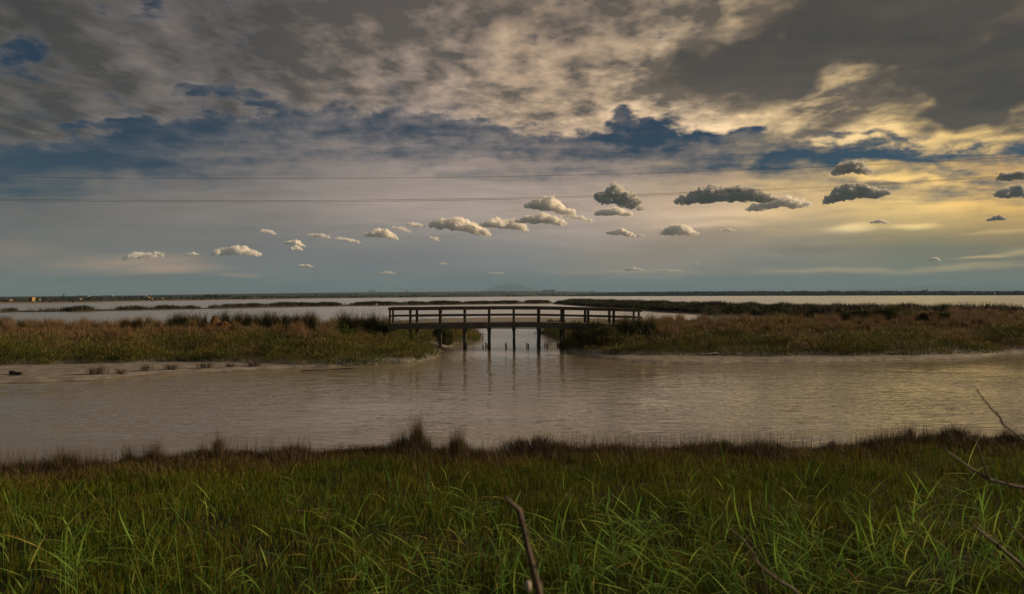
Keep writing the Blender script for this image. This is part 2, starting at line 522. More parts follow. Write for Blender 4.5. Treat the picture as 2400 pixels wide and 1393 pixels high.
def height(X, Y):
    n1 = np_noise(X, Y, 0.55, 4, 1)
    n2 = np_noise(X, Y, 2.4, 3, 2)
    # near bank and the levee the photographer stands on
    s = np.interp(X, NBx, NBy) + 0.3 - Y + 0.22 * n1 + 0.10 * n2
    z = np.where(s > 0, 0.13 * sstep(s, 0, 0.35) + 0.05 * np.minimum(s, 9) + 0.05 * n1 * sstep(s, 0, 1) + 0.025 * n2, -0.6 * sstep(-s, 0, 1.6))
    z = z + 0.75 * sstep(-Y, -3.6, -1.2)
    # the two banks with mud at their feet
    for land, veg in ((LEFT, LEFT_VEG), (RIGHT, RIGHT_VEG)):
        a = poly_sd(land, X, Y) + 0.55 + 0.25 * n1 + 0.05 * n2
        v = poly_sd(veg, X, Y) + 0.8 + 0.3 * n1
        zl = np.where(a > 0, 0.11 * sstep(a, 0, 0.35) + 0.05 * sstep(a, 0, 2.2) + 0.012 * n2 * sstep(a, 0, 0.6) + 0.03 * n1 * sstep(a, 0.1, 1.2), -0.6 * sstep(-a, 0, 3.0))
        zl = zl + np.where(v > 0, 0.10 * sstep(v, 0, 0.5) + 0.80 * sstep(v, 0.2, 6.5) + 0.05 * n1, 0)
        z = np.maximum(z, zl)
    # bank cut at the left end of the footbridge
    d, _ = line_d([(-5.9, 37.2), (-3.9, 37.2)], X, Y)
    z = z + np.where(z > 0, 0.35 * np.exp(-(d / 1.3) ** 2) * sstep(-X, 3.7, 5.2), 0)
    # far levee, mud bars, mudflat of the pond
    d, p = line_d(LEVEE, X, Y)
    low = sstep(p, 5.5, 9.0)
    crest = 0.27 + 0.28 * low + (0.30 - 0.14 * low) * np_noise(X, Y, 0.10, 3, 8)
    z = np.maximum(z, (crest + 0.35) * (1 - sstep(d, 0.4, 2.9)) - 0.35)
    d, p = line_d(BARS, X, Y)
    crest = -0.03 + 0.40 * np.maximum(np_noise(X, Y * 0 + 2, 0.055, 3, 21), -0.3) + 0.09 * np_noise(X, Y, 0.3, 2, 22)
    z = np.maximum(z, (crest + 0.35) * (1 - sstep(d, 1.0, 5.0)) - 0.35)
    e = np.hypot((X + 0.3) / 12.5, (Y - 76) / 13.0)
    z = np.maximum(z, 0.09 * (1 - sstep(e, 0.55, 1.25)) - 0.022 + 0.006 * n1)
    f, fs = far_land(X, Y)
    z = np.where(np.hypot(X, Y) > 200, np.maximum(z, f), z)
    return z


def veg_mask(X, Y):
    n1 = np_noise(X, Y, 0.55, 4, 1)
    l = poly_sd(LEFT_VEG, X, Y) + 0.9 + 0.3 * n1
    r = poly_sd(RIGHT_VEG, X, Y) + 0.9 + 0.3 * n1
    return l, r


# one sheet of ground to the horizon: rings round the viewpoint, finer where one looks
AZ = np.concatenate([np.arange(-180, -48, 4.0), np.arange(-48, -41, 0.5), np.arange(-41, 41, 0.14), np.arange(41, 48, 0.5), np.arange(48, 180, 4.0)])
RR = [1.0]
while RR[-1] < 20800:
    q = RR[-1]
    RR.append(q * (1.022 if q < 4 else 1.0115 if q < 260 else 1.02))
RR = np.array(RR)
A2, R2 = np.meshgrid(np.radians(AZ), RR)
GX, GY = R2 * np.sin(A2), R2 * np.cos(A2)
GZ = height(GX, GY)
nr, na = GX.shape
gv = np.stack([GX.ravel(), GY.ravel(), GZ.ravel()], 1)
gv = np.vstack([gv, [[0, 0, GZ[0].mean()]]])
ii, jj = np.meshgrid(np.arange(nr - 1), np.arange(na), indexing="ij")
j2 = (jj + 1) % na
quads = np.stack([ii * na + jj, ii * na + j2, (ii + 1) * na + j2, (ii + 1) * na + jj], -1).reshape(-1, 4)[:, ::-1]
jc = np.arange(na)
tris = np.stack([np.full(na, nr * na), jc, (jc + 1) % na], 1)[:, ::-1]
me = np_mesh("ground", gv, np.concatenate([quads.ravel(), tris.ravel()]), np.concatenate([np.full(len(quads), 4), np.full(na, 3)]), smooth=True)


def material(name):
    mt = bpy.data.materials.new(name)
    mt.use_nodes = True
    mt.node_tree.nodes.clear()
    T = NT(mt.node_tree)
    out = T.node("ShaderNodeOutputMaterial")
    return mt, T, out


def principled(T, out, base, rough=0.8, spec=0.3, normal=None, metal=0.0):
    p = T.node("ShaderNodeBsdfPrincipled")
    T.set(p.inputs["Base Color"], base)
    T.set(p.inputs["Roughness"], rough)
    p.inputs["Specular IOR Level"].default_value = spec
    p.inputs["Metallic"].default_value = metal
    if normal is not None:
        T.l.new(normal, p.inputs["Normal"])
    if out is not None:
        T.l.new(p.outputs[0], out.inputs[0])
    return p


def bump(T, h, strength, dist):
    b = T.node("ShaderNodeBump")
    T.set(b.inputs["Height"], h)
    b.inputs["Strength"].default_value = strength
    b.inputs["Distance"].default_value = dist
    return b.outputs[0]


# mud, soil and far fields
mt, T, out = material("ground")
geo = T.node("ShaderNodeNewGeometry")
pos = geo.outputs["Position"]
x_, y_, z_ = T.sep(pos)
n_f = T.noise(pos, 2.3, 5, 0.6)
n_c = T.noise(pos, 0.35, 4, 0.55)
mud = T.mix(T.ss(n_f, 0.35, 0.7), (0.12, 0.109, 0.099, 1), (0.20, 0.183, 0.167, 1))
wet = T.mix(T.ss(n_c, 0.35, 0.65), (0.085, 0.068, 0.05, 1), (0.13, 0.108, 0.088, 1))
edge = T.m("MULTIPLY_ADD", T.m("SUBTRACT", n_f, 0.5), 0.08, z_)
mud = T.mix(T.ss(edge, 0.005, 0.05), wet, mud)
soil = T.mix(T.ss(n_f, 0.3, 0.7), (0.075, 0.05, 0.033, 1), (0.14, 0.098, 0.068, 1))
c1 = T.mix(T.ss(edge, 0.19, 0.36), mud, soil)
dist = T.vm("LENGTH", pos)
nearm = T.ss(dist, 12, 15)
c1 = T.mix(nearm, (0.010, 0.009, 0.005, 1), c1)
c1 = T.mix(T.ss(dist, 94, 108), c1, T.mix(n_f, (0.03, 0.024, 0.017, 1), (0.06, 0.047, 0.034, 1)))
vor = T.node("ShaderNodeTexVoronoi")
T.set(vor.inputs["Vector"], T.mapping(pos, rot=(0, 0, R(20)), sc=(0.0042, 0.0022, 0.0)))
vor.inputs["Scale"].default_value = 1.0
vs = T.node("ShaderNodeSeparateColor")
T.l.new(vor.outputs["Color"], vs.inputs[0])
field = T.ramp(vs.outputs[0], [(0.0, (0.010, 0.015, 0.008, 1)), (0.35, (0.018, 0.022, 0.013, 1)), (0.55, (0.034, 0.030, 0.019, 1)), (0.72, (0.012, 0.016, 0.010, 1)), (0.88, (0.05, 0.04, 0.03, 1)), (1.0, (0.015, 0.019, 0.011, 1))], "CONSTANT")
field = T.mix(T.noise(T.mapping(pos, sc=(0.02, 0.012, 0)), 1.0, 5, 0.6), field, (0.018, 0.022, 0.013, 1))
shore = T.ss(T.m("MULTIPLY_ADD", n_c, 0.8, z_), 0.7, 1.3)
field = T.mix(shore, (0.16, 0.13, 0.105, 1), field)
c1 = T.mix(T.ss(dist, 240, 280), c1, field)
rough = T.ss(edge, -0.02, 0.05, 0.45, 0.92)
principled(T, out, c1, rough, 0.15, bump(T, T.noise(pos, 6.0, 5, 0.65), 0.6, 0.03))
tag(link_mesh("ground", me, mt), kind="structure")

# water
mt, T, out = material("water")
geo = T.node("ShaderNodeNewGeometry")
pos = geo.outputs["Position"]
dist = T.vm("LENGTH", pos)
flow = T.mapping(pos, rot=(0, 0, R(-14)), sc=(0.42, 1.0, 1))
n_big = T.noise(pos, 0.13, 3, 0.5)
r1 = T.noise(flow, 3.2, 2, 0.5, 0.6)
r2 = T.noise(T.mapping(pos, rot=(0, 0, R(22)), sc=(0.45, 1.0, 1)), 6.5, 2, 0.5, 0.4)
r3 = T.noise(flow, 1.1, 2, 0.5)
hgt = T.m("MULTIPLY_ADD", r2, 0.35, T.m("MULTIPLY_ADD", r3, 1.0, r1))
hgt = T.m("MULTIPLY", hgt, T.ss(n_big, 0.34, 0.64, 0.30, 1.3))
bn = T.node("ShaderNodeBump")
T.set(bn.inputs["Height"], hgt)
bn.inputs["Strength"].default_value = 1.0
bn.inputs["Distance"].default_value = 0.028
body = T.node("ShaderNodeBsdfDiffuse")
T.set(body.inputs[0], T.mix(n_big, (0.165, 0.140, 0.104, 1), (0.20, 0.172, 0.132, 1)))
gl = T.node("ShaderNodeBsdfGlossy")
gl.inputs["Color"].default_value = (1, 1, 1, 1)
T.set(gl.inputs["Roughness"], T.ss(dist, 16, 90, 0.04, 0.24))
T.l.new(bn.outputs[0], gl.inputs["Normal"])
fr = T.node("ShaderNodeFresnel")
fr.inputs[0].default_value = 1.55
T.l.new(bn.outputs[0], fr.inputs[1])
mx = T.node("ShaderNodeMixShader")
T.l.new(fr.outputs[0], mx.inputs[0])
T.l.new(body.outputs[0], mx.inputs[1])
T.l.new(gl.outputs[0], mx.inputs[2])
T.l.new(mx.outputs[0], out.inputs[0])
bm = bmesh.new()
ring = [bm.verts.new((20600 * math.cos(t * math.pi / 24), 20600 * math.sin(t * math.pi / 24), 0)) for t in range(48)]
bm.faces.new(ring)
tag(bm_obj("water", bm, mt), kind="structure")

# far hills beyond the plain
def hills(name, px0, px1, prof, dist_, depth, seed):
    n, m_ = 90, 9
    xs = np.linspace(px0, px1, n)
    tops = np.interp(xs, [p[0] for p in prof], [p[1] for p in prof])
    v, f = [], []
    for j in range(m_):
        t = j / (m_ - 1)
        for i in range(n):
            dd = dist_ + depth * (t - 0.5)
            hz = 693.2 - 8.5 * (xs[i] - 1200) / 2400
            h = max(hz - tops[i], 0) / FPX * dist_
            ridge = math.sin(math.pi * t) ** 0.8
            nn = 1 + 0.10 * mnoise.fractal(Vector((xs[i] * 0.012, t * 3, seed)), 1.0, 2.0, 5)
            v.append(((xs[i] - 1200) / FPX * dist_, dd, max(h * ridge * nn + EYE * ridge, 0.0) if 0 < j < m_ - 1 else -1.0))
    for j in range(m_ - 1):
        for i in range(n - 1):
            a = j * n + i
            f.append((a, a + 1, a + n + 1, a + n))
    me_ = bpy.data.meshes.new(name)
    me_.from_pydata(v, [], f)
    me_.polygons.foreach_set("use_smooth", [True] * len(f))
    return tag(link_mesh(name, me_, hill_mat), kind="structure")


hill_mat, T, out = material("hills")
geo = T.node("ShaderNodeNewGeometry")
principled(T, out, T.mix(T.noise(geo.outputs["Position"], 0.004, 4, 0.6), (0.012, 0.018, 0.014, 1), (0.03, 0.03, 0.022, 1)), 0.95, 0.1)
hills("hills", 1040, 1360, [(1040, 694), (1110, 687), (1150, 677), (1172, 669), (1200, 664), (1222, 668), (1245, 677), (1290, 686), (1360, 693)], 19000, 2600, 1.0)
hills("hills", 1690, 2700, [(1690, 691), (1800, 685), (1920, 682), (2040, 676), (2120, 674), (2200, 667), (2260, 670), (2320, 666), (2400, 670), (2550, 676), (2700, 690)], 19300, 2400, 4.0)

# air
hz, T, out = material("haze")
pv = T.node("ShaderNodeVolumePrincipled")
pv.inputs["Color"].default_value = (0.26, 0.42, 0.62, 1)
pv.inputs["Density"].default_value = 0.8e-4
pv.inputs["Anisotropy"].default_value = 0.0
T.l.new(pv.outputs[0], out.inputs["Volume"])
bm = bmesh.new()
bmesh.ops.create_cube(bm, size=1.0, matrix=Matrix.Translation((0, 0, 209)) @ Matrix.Diagonal((42600, 42600, 424, 1)))
HAZE = tag(bm_obj("haze", bm, hz), kind="stuff")
# ------------------------------------------------------------------ footbridge
def wood(name, a, b, green=0.3, scale=1.0):
    mt, T, out = material(name)
    tco = T.node("ShaderNodeTexCoord")
    geo = T.node("ShaderNodeNewGeometry")
    oi = T.node("ShaderNodeObjectInfo")
    p = geo.outputs["Position"]
    g = T.noise(T.mapping(p, sc=(3, 40, 40)), 1.0 * scale, 4, 0.6)
    g2 = T.noise(T.mapping(p, sc=(30, 30, 2.5)), 1.0 * scale, 4, 0.6)
    g = T.m("MULTIPLY_ADD", g2, 0.5, T.m("MULTIPLY", g, 0.5))
    c = T.mix(T.ss(g, 0.36, 0.64), a, b)
    moss = T.ss(T.noise(p, 1.6, 4, 0.6), 0.45, 0.7, 0.0, green)
    c = T.mix(moss, c, (0.03, 0.045, 0.022, 1))
    c = T.mix(T.m("MULTIPLY", oi.outputs["Random"], 0.45), c, (0.025, 0.02, 0.016, 1))
    z = T.sep(p)[2]
    c = T.mix(T.ss(T.m("MULTIPLY_ADD", g, 0.12, z), 0.22, 0.05), c, (0.012, 0.011, 0.009, 1))      # soaked foot in the water
    principled(T, out, c, 0.82, 0.25, bump(T, g, 0.7, 0.012))
    return mt


wood_post = wood("weathered_timber", (0.035, 0.032, 0.026, 1), (0.085, 0.075, 0.058, 1), 0.55)
wood_board = wood("grey_boards", (0.06, 0.05, 0.037, 1), (0.17, 0.142, 0.105, 1), 0.35)
wood_rail = wood("brown_rail", (0.055, 0.041, 0.029, 1), (0.145, 0.11, 0.077, 1), 0.15)


def add_box(bm, p0, p1, w, h, upv=(0, 0, 1), bev=0.006):
    """A squared timber from p0 to p1, w across and h along upv."""
    p0, p1 = Vector(p0), Vector(p1)
    ax = (p1 - p0)
    L = ax.length
    ax.normalize()
    u = Vector(upv)
    s = ax.cross(u).normalized()
    u = s.cross(ax).normalized()
    mat = Matrix(((ax.x, s.x, u.x, (p0.x + p1.x) / 2), (ax.y, s.y, u.y, (p0.y + p1.y) / 2), (ax.z, s.z, u.z, (p0.z + p1.z) / 2), (0, 0, 0, 1)))
    r = bmesh.ops.create_cube(bm, size=1.0, matrix=mat @ Matrix.Diagonal((L, w, h, 1)))
    if bev:
        vs_ = r["verts"]
        es = list({e for v in vs_ for e in v.link_edges})
        bmesh.ops.bevel(bm, geom=es, offset=bev, segments=1, affect="EDGES")


def add_tube(bm, pts, rad, seg=8, cap=True):
    """A round stem along points with a radius at each."""
    rings = []
    n = len(pts)
    for i, p in enumerate(pts):
        p = Vector(p)
        t = (Vector(pts[min(i + 1, n - 1)]) - Vector(pts[max(i - 1, 0)])).normalized()
        a = t.orthogonal().normalized() if abs(t.z) > 0.99 or i == 0 else prev - t * prev.dot(t)
        a.normalize()
        prev = a
        b = t.cross(a)
        r = rad[i] if hasattr(rad, "__len__") else rad
        rings.append([bm.verts.new(p + (a * math.cos(k * 2 * math.pi / seg) + b * math.sin(k * 2 * math.pi / seg)) * r) for k in range(seg)])
    for i in range(n - 1):
        for k in range(seg):
            bm.faces.new((rings[i][k], rings[i][(k + 1) % seg], rings[i + 1][(k + 1) % seg], rings[i + 1][k]))
    if cap:
        bm.faces.new(rings[0][::-1])
        bm.faces.new(rings[-1])


BD = 36.4
bridge = empty("footbridge", (0, BD, 0))
tag(bridge, "long weathered wooden footbridge with open railings on posts across the channel", "footbridge")
FRONT = [914, 962, 1031, 1089, 1146, 1204, 1263, 1320, 1378, 1438, 1497]
BACK = [921, 977, 1033, 1090, 1147, 1204, 1261, 1316, 1371, 1428, 1485]
WIDTH = 1.15


def bx(px, d):
    return (px - 1200) / FPX * d


def drop(x):
    return float(np.interp(x, [-7, -2.5, 0.5, 1.6, 4.2, 7.2], [-0.035, -0.005, 0.0, -0.012, -0.075, -0.165]))


RNG = random.Random(4)
for side, plist in ((0, FRONT), (1, BACK)):
    y = side * WIDTH
    d = BD + y
    xs = [bx(p, d) for p in plist]
    sgn = -1 if side == 0 else 1
    for i, x in enumerate(xs):
        dz_ = drop(x)
        lean = RNG.uniform(-0.008, 0.008)
        w = 0.13 if 0 < i < len(xs) - 1 else 0.10
        bm = bmesh.new()
        add_box(bm, (x, y, 1.10 + dz_), (x + lean, y, 2.225 + dz_), w, w * RNG.uniform(0.92, 1.05), (0, 1, 0))
        bm_obj("post", bm, wood_post, bridge)
        piled = 2 <= i <= 7 if side == 0 else 2 <= i <= 7
        xg = x + RNG.uniform(-0.03, 0.03)
        gz = float(height(np.array([xg]), np.array([d]))[0])
        bm = bmesh.new()
        r0 = 0.07 * RNG.uniform(0.9, 1.12)
        n = 6
        add_tube(bm, [(xg + lean * 3 * t / n + 0.008 * math.sin(t * 2.1 + i), y + 0.01, gz - 0.25 + (1.10 + dz_ - gz + 0.25) * t / n) for t in range(n + 1)],
                 [r0 * (1.05 - 0.02 * t + 0.03 * math.sin(t * 3 + i)) for t in range(n + 1)], 12)
        bm_obj("pile", bm, wood_post, bridge, smooth=False)
        bm = bmesh.new()
        add_box(bm, (x - 0.10, y, 1.045 + dz_), (x + 0.10, y, 1.045 + dz_), 0.17, 0.13)
        bm_obj("pile_cap", bm, wood_post, bridge)
    # rails, beams: straight lengths that butt at the posts
    ext = [xs[0] - 0.09] + xs[1:-1] + [xs[-1] + 0.16]
    def run(name, yy, z, w, h, mat, gap=0.002):
        bm = bmesh.new()
        for a, b in zip(ext[:-1], ext[1:]):
            j = RNG.uniform(-0.006, 0.006)
            add_box(bm, (a + gap, yy, z + drop(a) + j), (b - gap, yy, z + drop(b) + j), w, h)
        return bm_obj(name, bm, mat, bridge)
    run("handrail", y - 0.01, 2.2525, 0.19, 0.05, wood_rail)
    run("top_rail", y + sgn * 0.086, 2.165, 0.036, 0.115, wood_rail)
    run("middle_rail", y + sgn * 0.086, 1.815, 0.036, 0.085, wood_rail)
    run("side_beam", y + sgn * 0.102, 1.285, 0.07, 0.25, wood_board)
    run("ledger", y + sgn * 0.110, 1.128, 0.09, 0.055, wood_board)
bm = bmesh.new()
x = bx(FRONT[0], BD) - 0.05
while x < bx(FRONT[-1], BD) + 0.1:
    w = RNG.uniform(0.135, 0.15)
    z = 1.405 + drop(x) + RNG.uniform(-0.004, 0.004)
    add_box(bm, (x + w / 2, 0.078, z), (x + w / 2, WIDTH - 0.078, z), w - 0.012, 0.04, bev=0.004)
    x += w
bm_obj("deck", bm, wood_board, bridge)
for i in range(2, 8):
    x = bx(FRONT[i], BD)
    bm = bmesh.new()
    add_box(bm, (x, 0.09, 1.045 + drop(x)), (x, WIDTH - 0.09, 1.045 + drop(x)), 0.13, 0.11)
    bm_obj("cross_beam", bm, wood_post, bridge)

# old pile stubs standing in the channel
STUBS = [(1133, 814.5, 7, "single squat pile stub left of the pair between the second and third bridge piles"),
         (1139.5, 813, 10, "left pile stub of the close pair beside the third bridge pile"),
         (1143.5, 814, 9, "right pile stub of the close pair beside the third bridge pile"),
         (1186, 815.5, 11, "lone pile stub midway between the two middle bridge piles"),
         (1235, 812.5, 9, "taller pile stub of the pair left of the fifth bridge pile"),
         (1238.5, 815, 9, "shorter pile stub of the pair left of the fifth bridge pile"),
         (1277, 812, 9, "thin pile stub just right of the fifth bridge pile"),
         (1283, 814.5, 8, "squat pile stub of the pair right of the fifth bridge pile"),
         (1307, 812, 10, "leaning pile stub at the foot of the right channel bank"),
         (1311, 814, 9, "dark pile stub touching the last bridge pile at the right bank"),
         (1093, 816, 11, "crooked pile stub leaning on the second bridge pile")]
for px, py, hpx, lab in STUBS:
    p = hit(px, py, 0.0)
    hh = hpx / FPX * p.y
    bm = bmesh.new()
    r0 = RNG.uniform(0.036, 0.046)
    lx = RNG.uniform(-0.03, 0.03)
    add_tube(bm, [(0, 0, -0.5), (0, 0, 0), (lx * .5, 0, hh * .5), (lx, 0, hh * .93), (lx * 1.1, 0.01, hh)], [r0 * 1.1, r0 * 1.05, r0, r0 * .95, r0 * .6], 10)
    tag(bm_obj("pile_stub", bm, wood_post, loc=p), lab, "pile stub", "rotten pile stubs standing in the channel")
# ------------------------------------------------------------------ plants
def leaf_material(name, stops, trans=0.25, rough=0.6, patch=None, spec=0.12):
    """Colour runs over the 'tint' of each blade (its kind: green, yellowing, dead)."""
    mt, T, out = material(name)
    a = T.node("ShaderNodeAttribute", attribute_name="tint")
    geo = T.node("ShaderNodeNewGeometry")
    f = a.outputs["Fac"]
    if patch:
        f = T.m("ADD", f, T.m("MULTIPLY", T.m("SUBTRACT", T.noise(geo.outputs["Position"], patch, 4, 0.6), 0.5), 0.9), clamp=True)
    c = T.ramp(f, stops, "LINEAR")
    p = principled(T, None, c, rough, spec)
    tr = T.node("ShaderNodeBsdfTranslucent")
    T.l.new(c, tr.inputs[0])
    mx = T.node("ShaderNodeMixShader")
    mx.inputs[0].default_value = trans
    T.l.new(p.outputs[0], mx.inputs[1])
    T.l.new(tr.outputs[0], mx.inputs[2])
    T.l.new(mx.outputs[0], out.inputs[0])
    return mt


def blade_arrays(base, hgt, wid, lean_dir, lean, tint, curve=0.5, two=True, r=None):
    """Tapering blades as numpy arrays. base (N,3); lean = horizontal reach as a share of height."""
    r = r or rng
    n = len(base)
    fa = r.random(n) * math.pi * 2
    side = np.stack([np.cos(fa), np.sin(fa), np.zeros(n)], 1) * (wid * 0.5)[:, None]
    ld = np.stack([np.cos(lean_dir), np.sin(lean_dir), np.zeros(n)], 1)
    top = base + ld * (lean * hgt)[:, None] + np.array([0, 0, 1.0]) * (hgt * np.sqrt(np.maximum(1 - lean ** 2 * 0.6, 0.15)))[:, None]
    if not two:
        v = np.stack([base - side, base + side, top], 1).reshape(-1, 3)
        f = np.arange(3 * n)
        return v, f, np.full(n, 3), np.repeat(tint, 3)
    midp = base + (top - base) * 0.55 - ld * (lean * hgt * curve * 0.3)[:, None]
    v = np.stack([base - side, base + side, midp + side * 0.8, midp - side * 0.8, top], 1).reshape(-1, 3)
    o = np.arange(n)[:, None] * 5
    f = np.concatenate([np.concatenate([o, o + 1, o + 2, o + 3], 1), np.concatenate([o + 3, o + 2, o + 4], 1)], 1).ravel()
    return v, f, np.tile([4, 3], n), np.repeat(tint, 5)


def merge(parts):
    vs, fs, ss_, ts, off = [], [], [], [], 0
    for v, f, s, t in parts:
        vs.append(v); fs.append(f + off); ss_.append(s); ts.append(t)
        off += len(v)
    return np.concatenate(vs), np.concatenate(fs), np.concatenate(ss_), np.concatenate(ts)


def blades_obj(name, parts, mat, loc=None):
    v, f, s, t = merge(parts)
    return link_mesh(name, np_mesh(name, v, f, s, attrs={"tint": t}), mat, loc=loc)


GREEN = [(0.0, (0.022, 0.050, 0.004, 1)), (0.25, (0.066, 0.105, 0.007, 1)), (0.5, (0.130, 0.118, 0.011, 1)), (0.72, (0.11, 0.068, 0.024, 1)), (1.0, (0.05, 0.034, 0.022, 1))]
MARSH = [(0.0, (0.030, 0.050, 0.014, 1)), (0.3, (0.080, 0.088, 0.016, 1)), (0.5, (0.115, 0.088, 0.024, 1)), (0.7, (0.130, 0.080, 0.038, 1)), (1.0, (0.150, 0.104, 0.070, 1))]
near_mat = leaf_material("near_sprigs", GREEN, 0.3)
marsh_mat = leaf_material("marsh_cover", MARSH, 0.25)
dark_mat = leaf_material("rush", [(0, (0.022, 0.030, 0.012, 1)), (0.4, (0.045, 0.050, 0.016, 1)), (0.7, (0.07, 0.052, 0.028, 1)), (1, (0.085, 0.058, 0.04, 1))], 0.15)
grey_mat = leaf_material("dry_twigs", [(0, (0.05, 0.036, 0.028, 1)), (1, (0.12, 0.09, 0.07, 1))], 0.05)

# --- near bank: dense upright glasswort and grass shoots
def near_cover():
    parts = []
    n = 480000
    # even in the ground plane over the wedge one can see
    Y = rng.uniform(3.2, 12.2, int(n * 1.0))
    X = rng.uniform(-1, 1, len(Y)) * (0.80 * 12.2 + 1.2)
    keep = np.abs(X) < 0.80 * Y + 1.4
    X, Y = X[keep], Y[keep]
    s = np.interp(X, NBx, NBy) - Y + 0.22 * np_noise(X, Y, 0.55, 4, 1)
    dens = np_noise(X, Y, 1.1, 3, 31)
    keep = (s > 0.03) & (rng.random(len(X)) < np.clip(0.60 + 0.9 * dens, 0.06, 1.0))
    X, Y, s = X[keep], Y[keep], s[keep]
    Z = height(X, Y)
    n = len(X)
    hn = np_noise(X, Y, 0.8, 3, 33)
    h = (0.09 + 0.11 * rng.random(n) ** 1.5) * (1.0 + 0.55 * hn) * (0.85 + 0.3 * sstep(-s, -3.0, -0.4))
    w = 0.0035 + 0.0040 * rng.random(n)
    brown = sstep(-s + 0.5 * np_noise(X, Y, 1.3, 3, 37), -1.7, -0.3)                                 # dead rim along the water
    ripe = np_noise(X, Y, 0.6, 3, 35)
    tint = np.clip(0.28 + 0.22 * ripe + 0.62 * brown + rng.normal(0, 0.24, n), 0, 1)
    parts.append(blade_arrays(np.stack([X, Y, Z - 0.01], 1), h, w, rng.random(n) * 6.283, np.abs(rng.normal(0, 0.22, n)), tint))
    # short side branches on a share of the shoots, so that the field reads as sprigs
    k = rng.random(n) < 0.55
    b = np.stack([X, Y, Z + h * rng.uniform(0.35, 0.8, n)], 1)[k]
    parts.append(blade_arrays(b, h[k] * rng.uniform(0.25, 0.5, k.sum()), w[k] * 0.9, rng.random(k.sum()) * 6.283, rng.uniform(0.3, 0.8, k.sum()), np.clip(tint[k] - 0.05, 0, 1), two=False))
    return blades_obj("grass", parts, near_mat)


tag(near_cover(), "dense green and browning glasswort and grass covering the near bank", "grass", kind="stuff")


# --- dead dark rim of low plants along the near water edge
def rim():
    n = 90000
    X = rng.uniform(-11, 11, n)
    E = np.interp(X, NBx, NBy)
    s = rng.gamma(1.5, 0.28, n) - 0.2
    Y = E - s + 0.22 * np_noise(X, E, 0.55, 4, 1)
    lumpn = 1.2 * np_noise(X, Y, 0.9, 3, 41)
    keep = rng.random(n) < np.clip(0.75 + 0.6 * lumpn, 0.15, 1)
    X, Y, s, lumpn = X[keep], Y[keep], s[keep], lumpn[keep]
    n = len(X)
    Z = height(X, Y)
    h = (0.09 + 0.16 * rng.random(n)) * (1 + 1.1 * np.maximum(lumpn, -0.6))
    tall = rng.random(n) < 0.10 * (1 + 1.3 * np.sign(np_noise(X, Y, 0.45, 2, 43)))
    h = np.where(tall, rng.uniform(0.25, 0.56, n), h)
    w = np.where(tall, 0.003, 0.006 + 0.006 * rng.random(n))
    lean = np.where(tall, np.abs(rng.normal(0, 0.12, n)), rng.uniform(0.1, 0.8, n))
    tint = np.clip(0.72 + rng.normal(0, 0.2, n), 0, 1)
    return blades_obj("dead_glasswort", [blade_arrays(np.stack([X, Y, Z - 0.02], 1), h, w, rng.random(n) * 6.283, lean, tint)], dark_mat)


tag(rim(), "dark brown dead glasswort along the near water edge", "glasswort", kind="stuff")


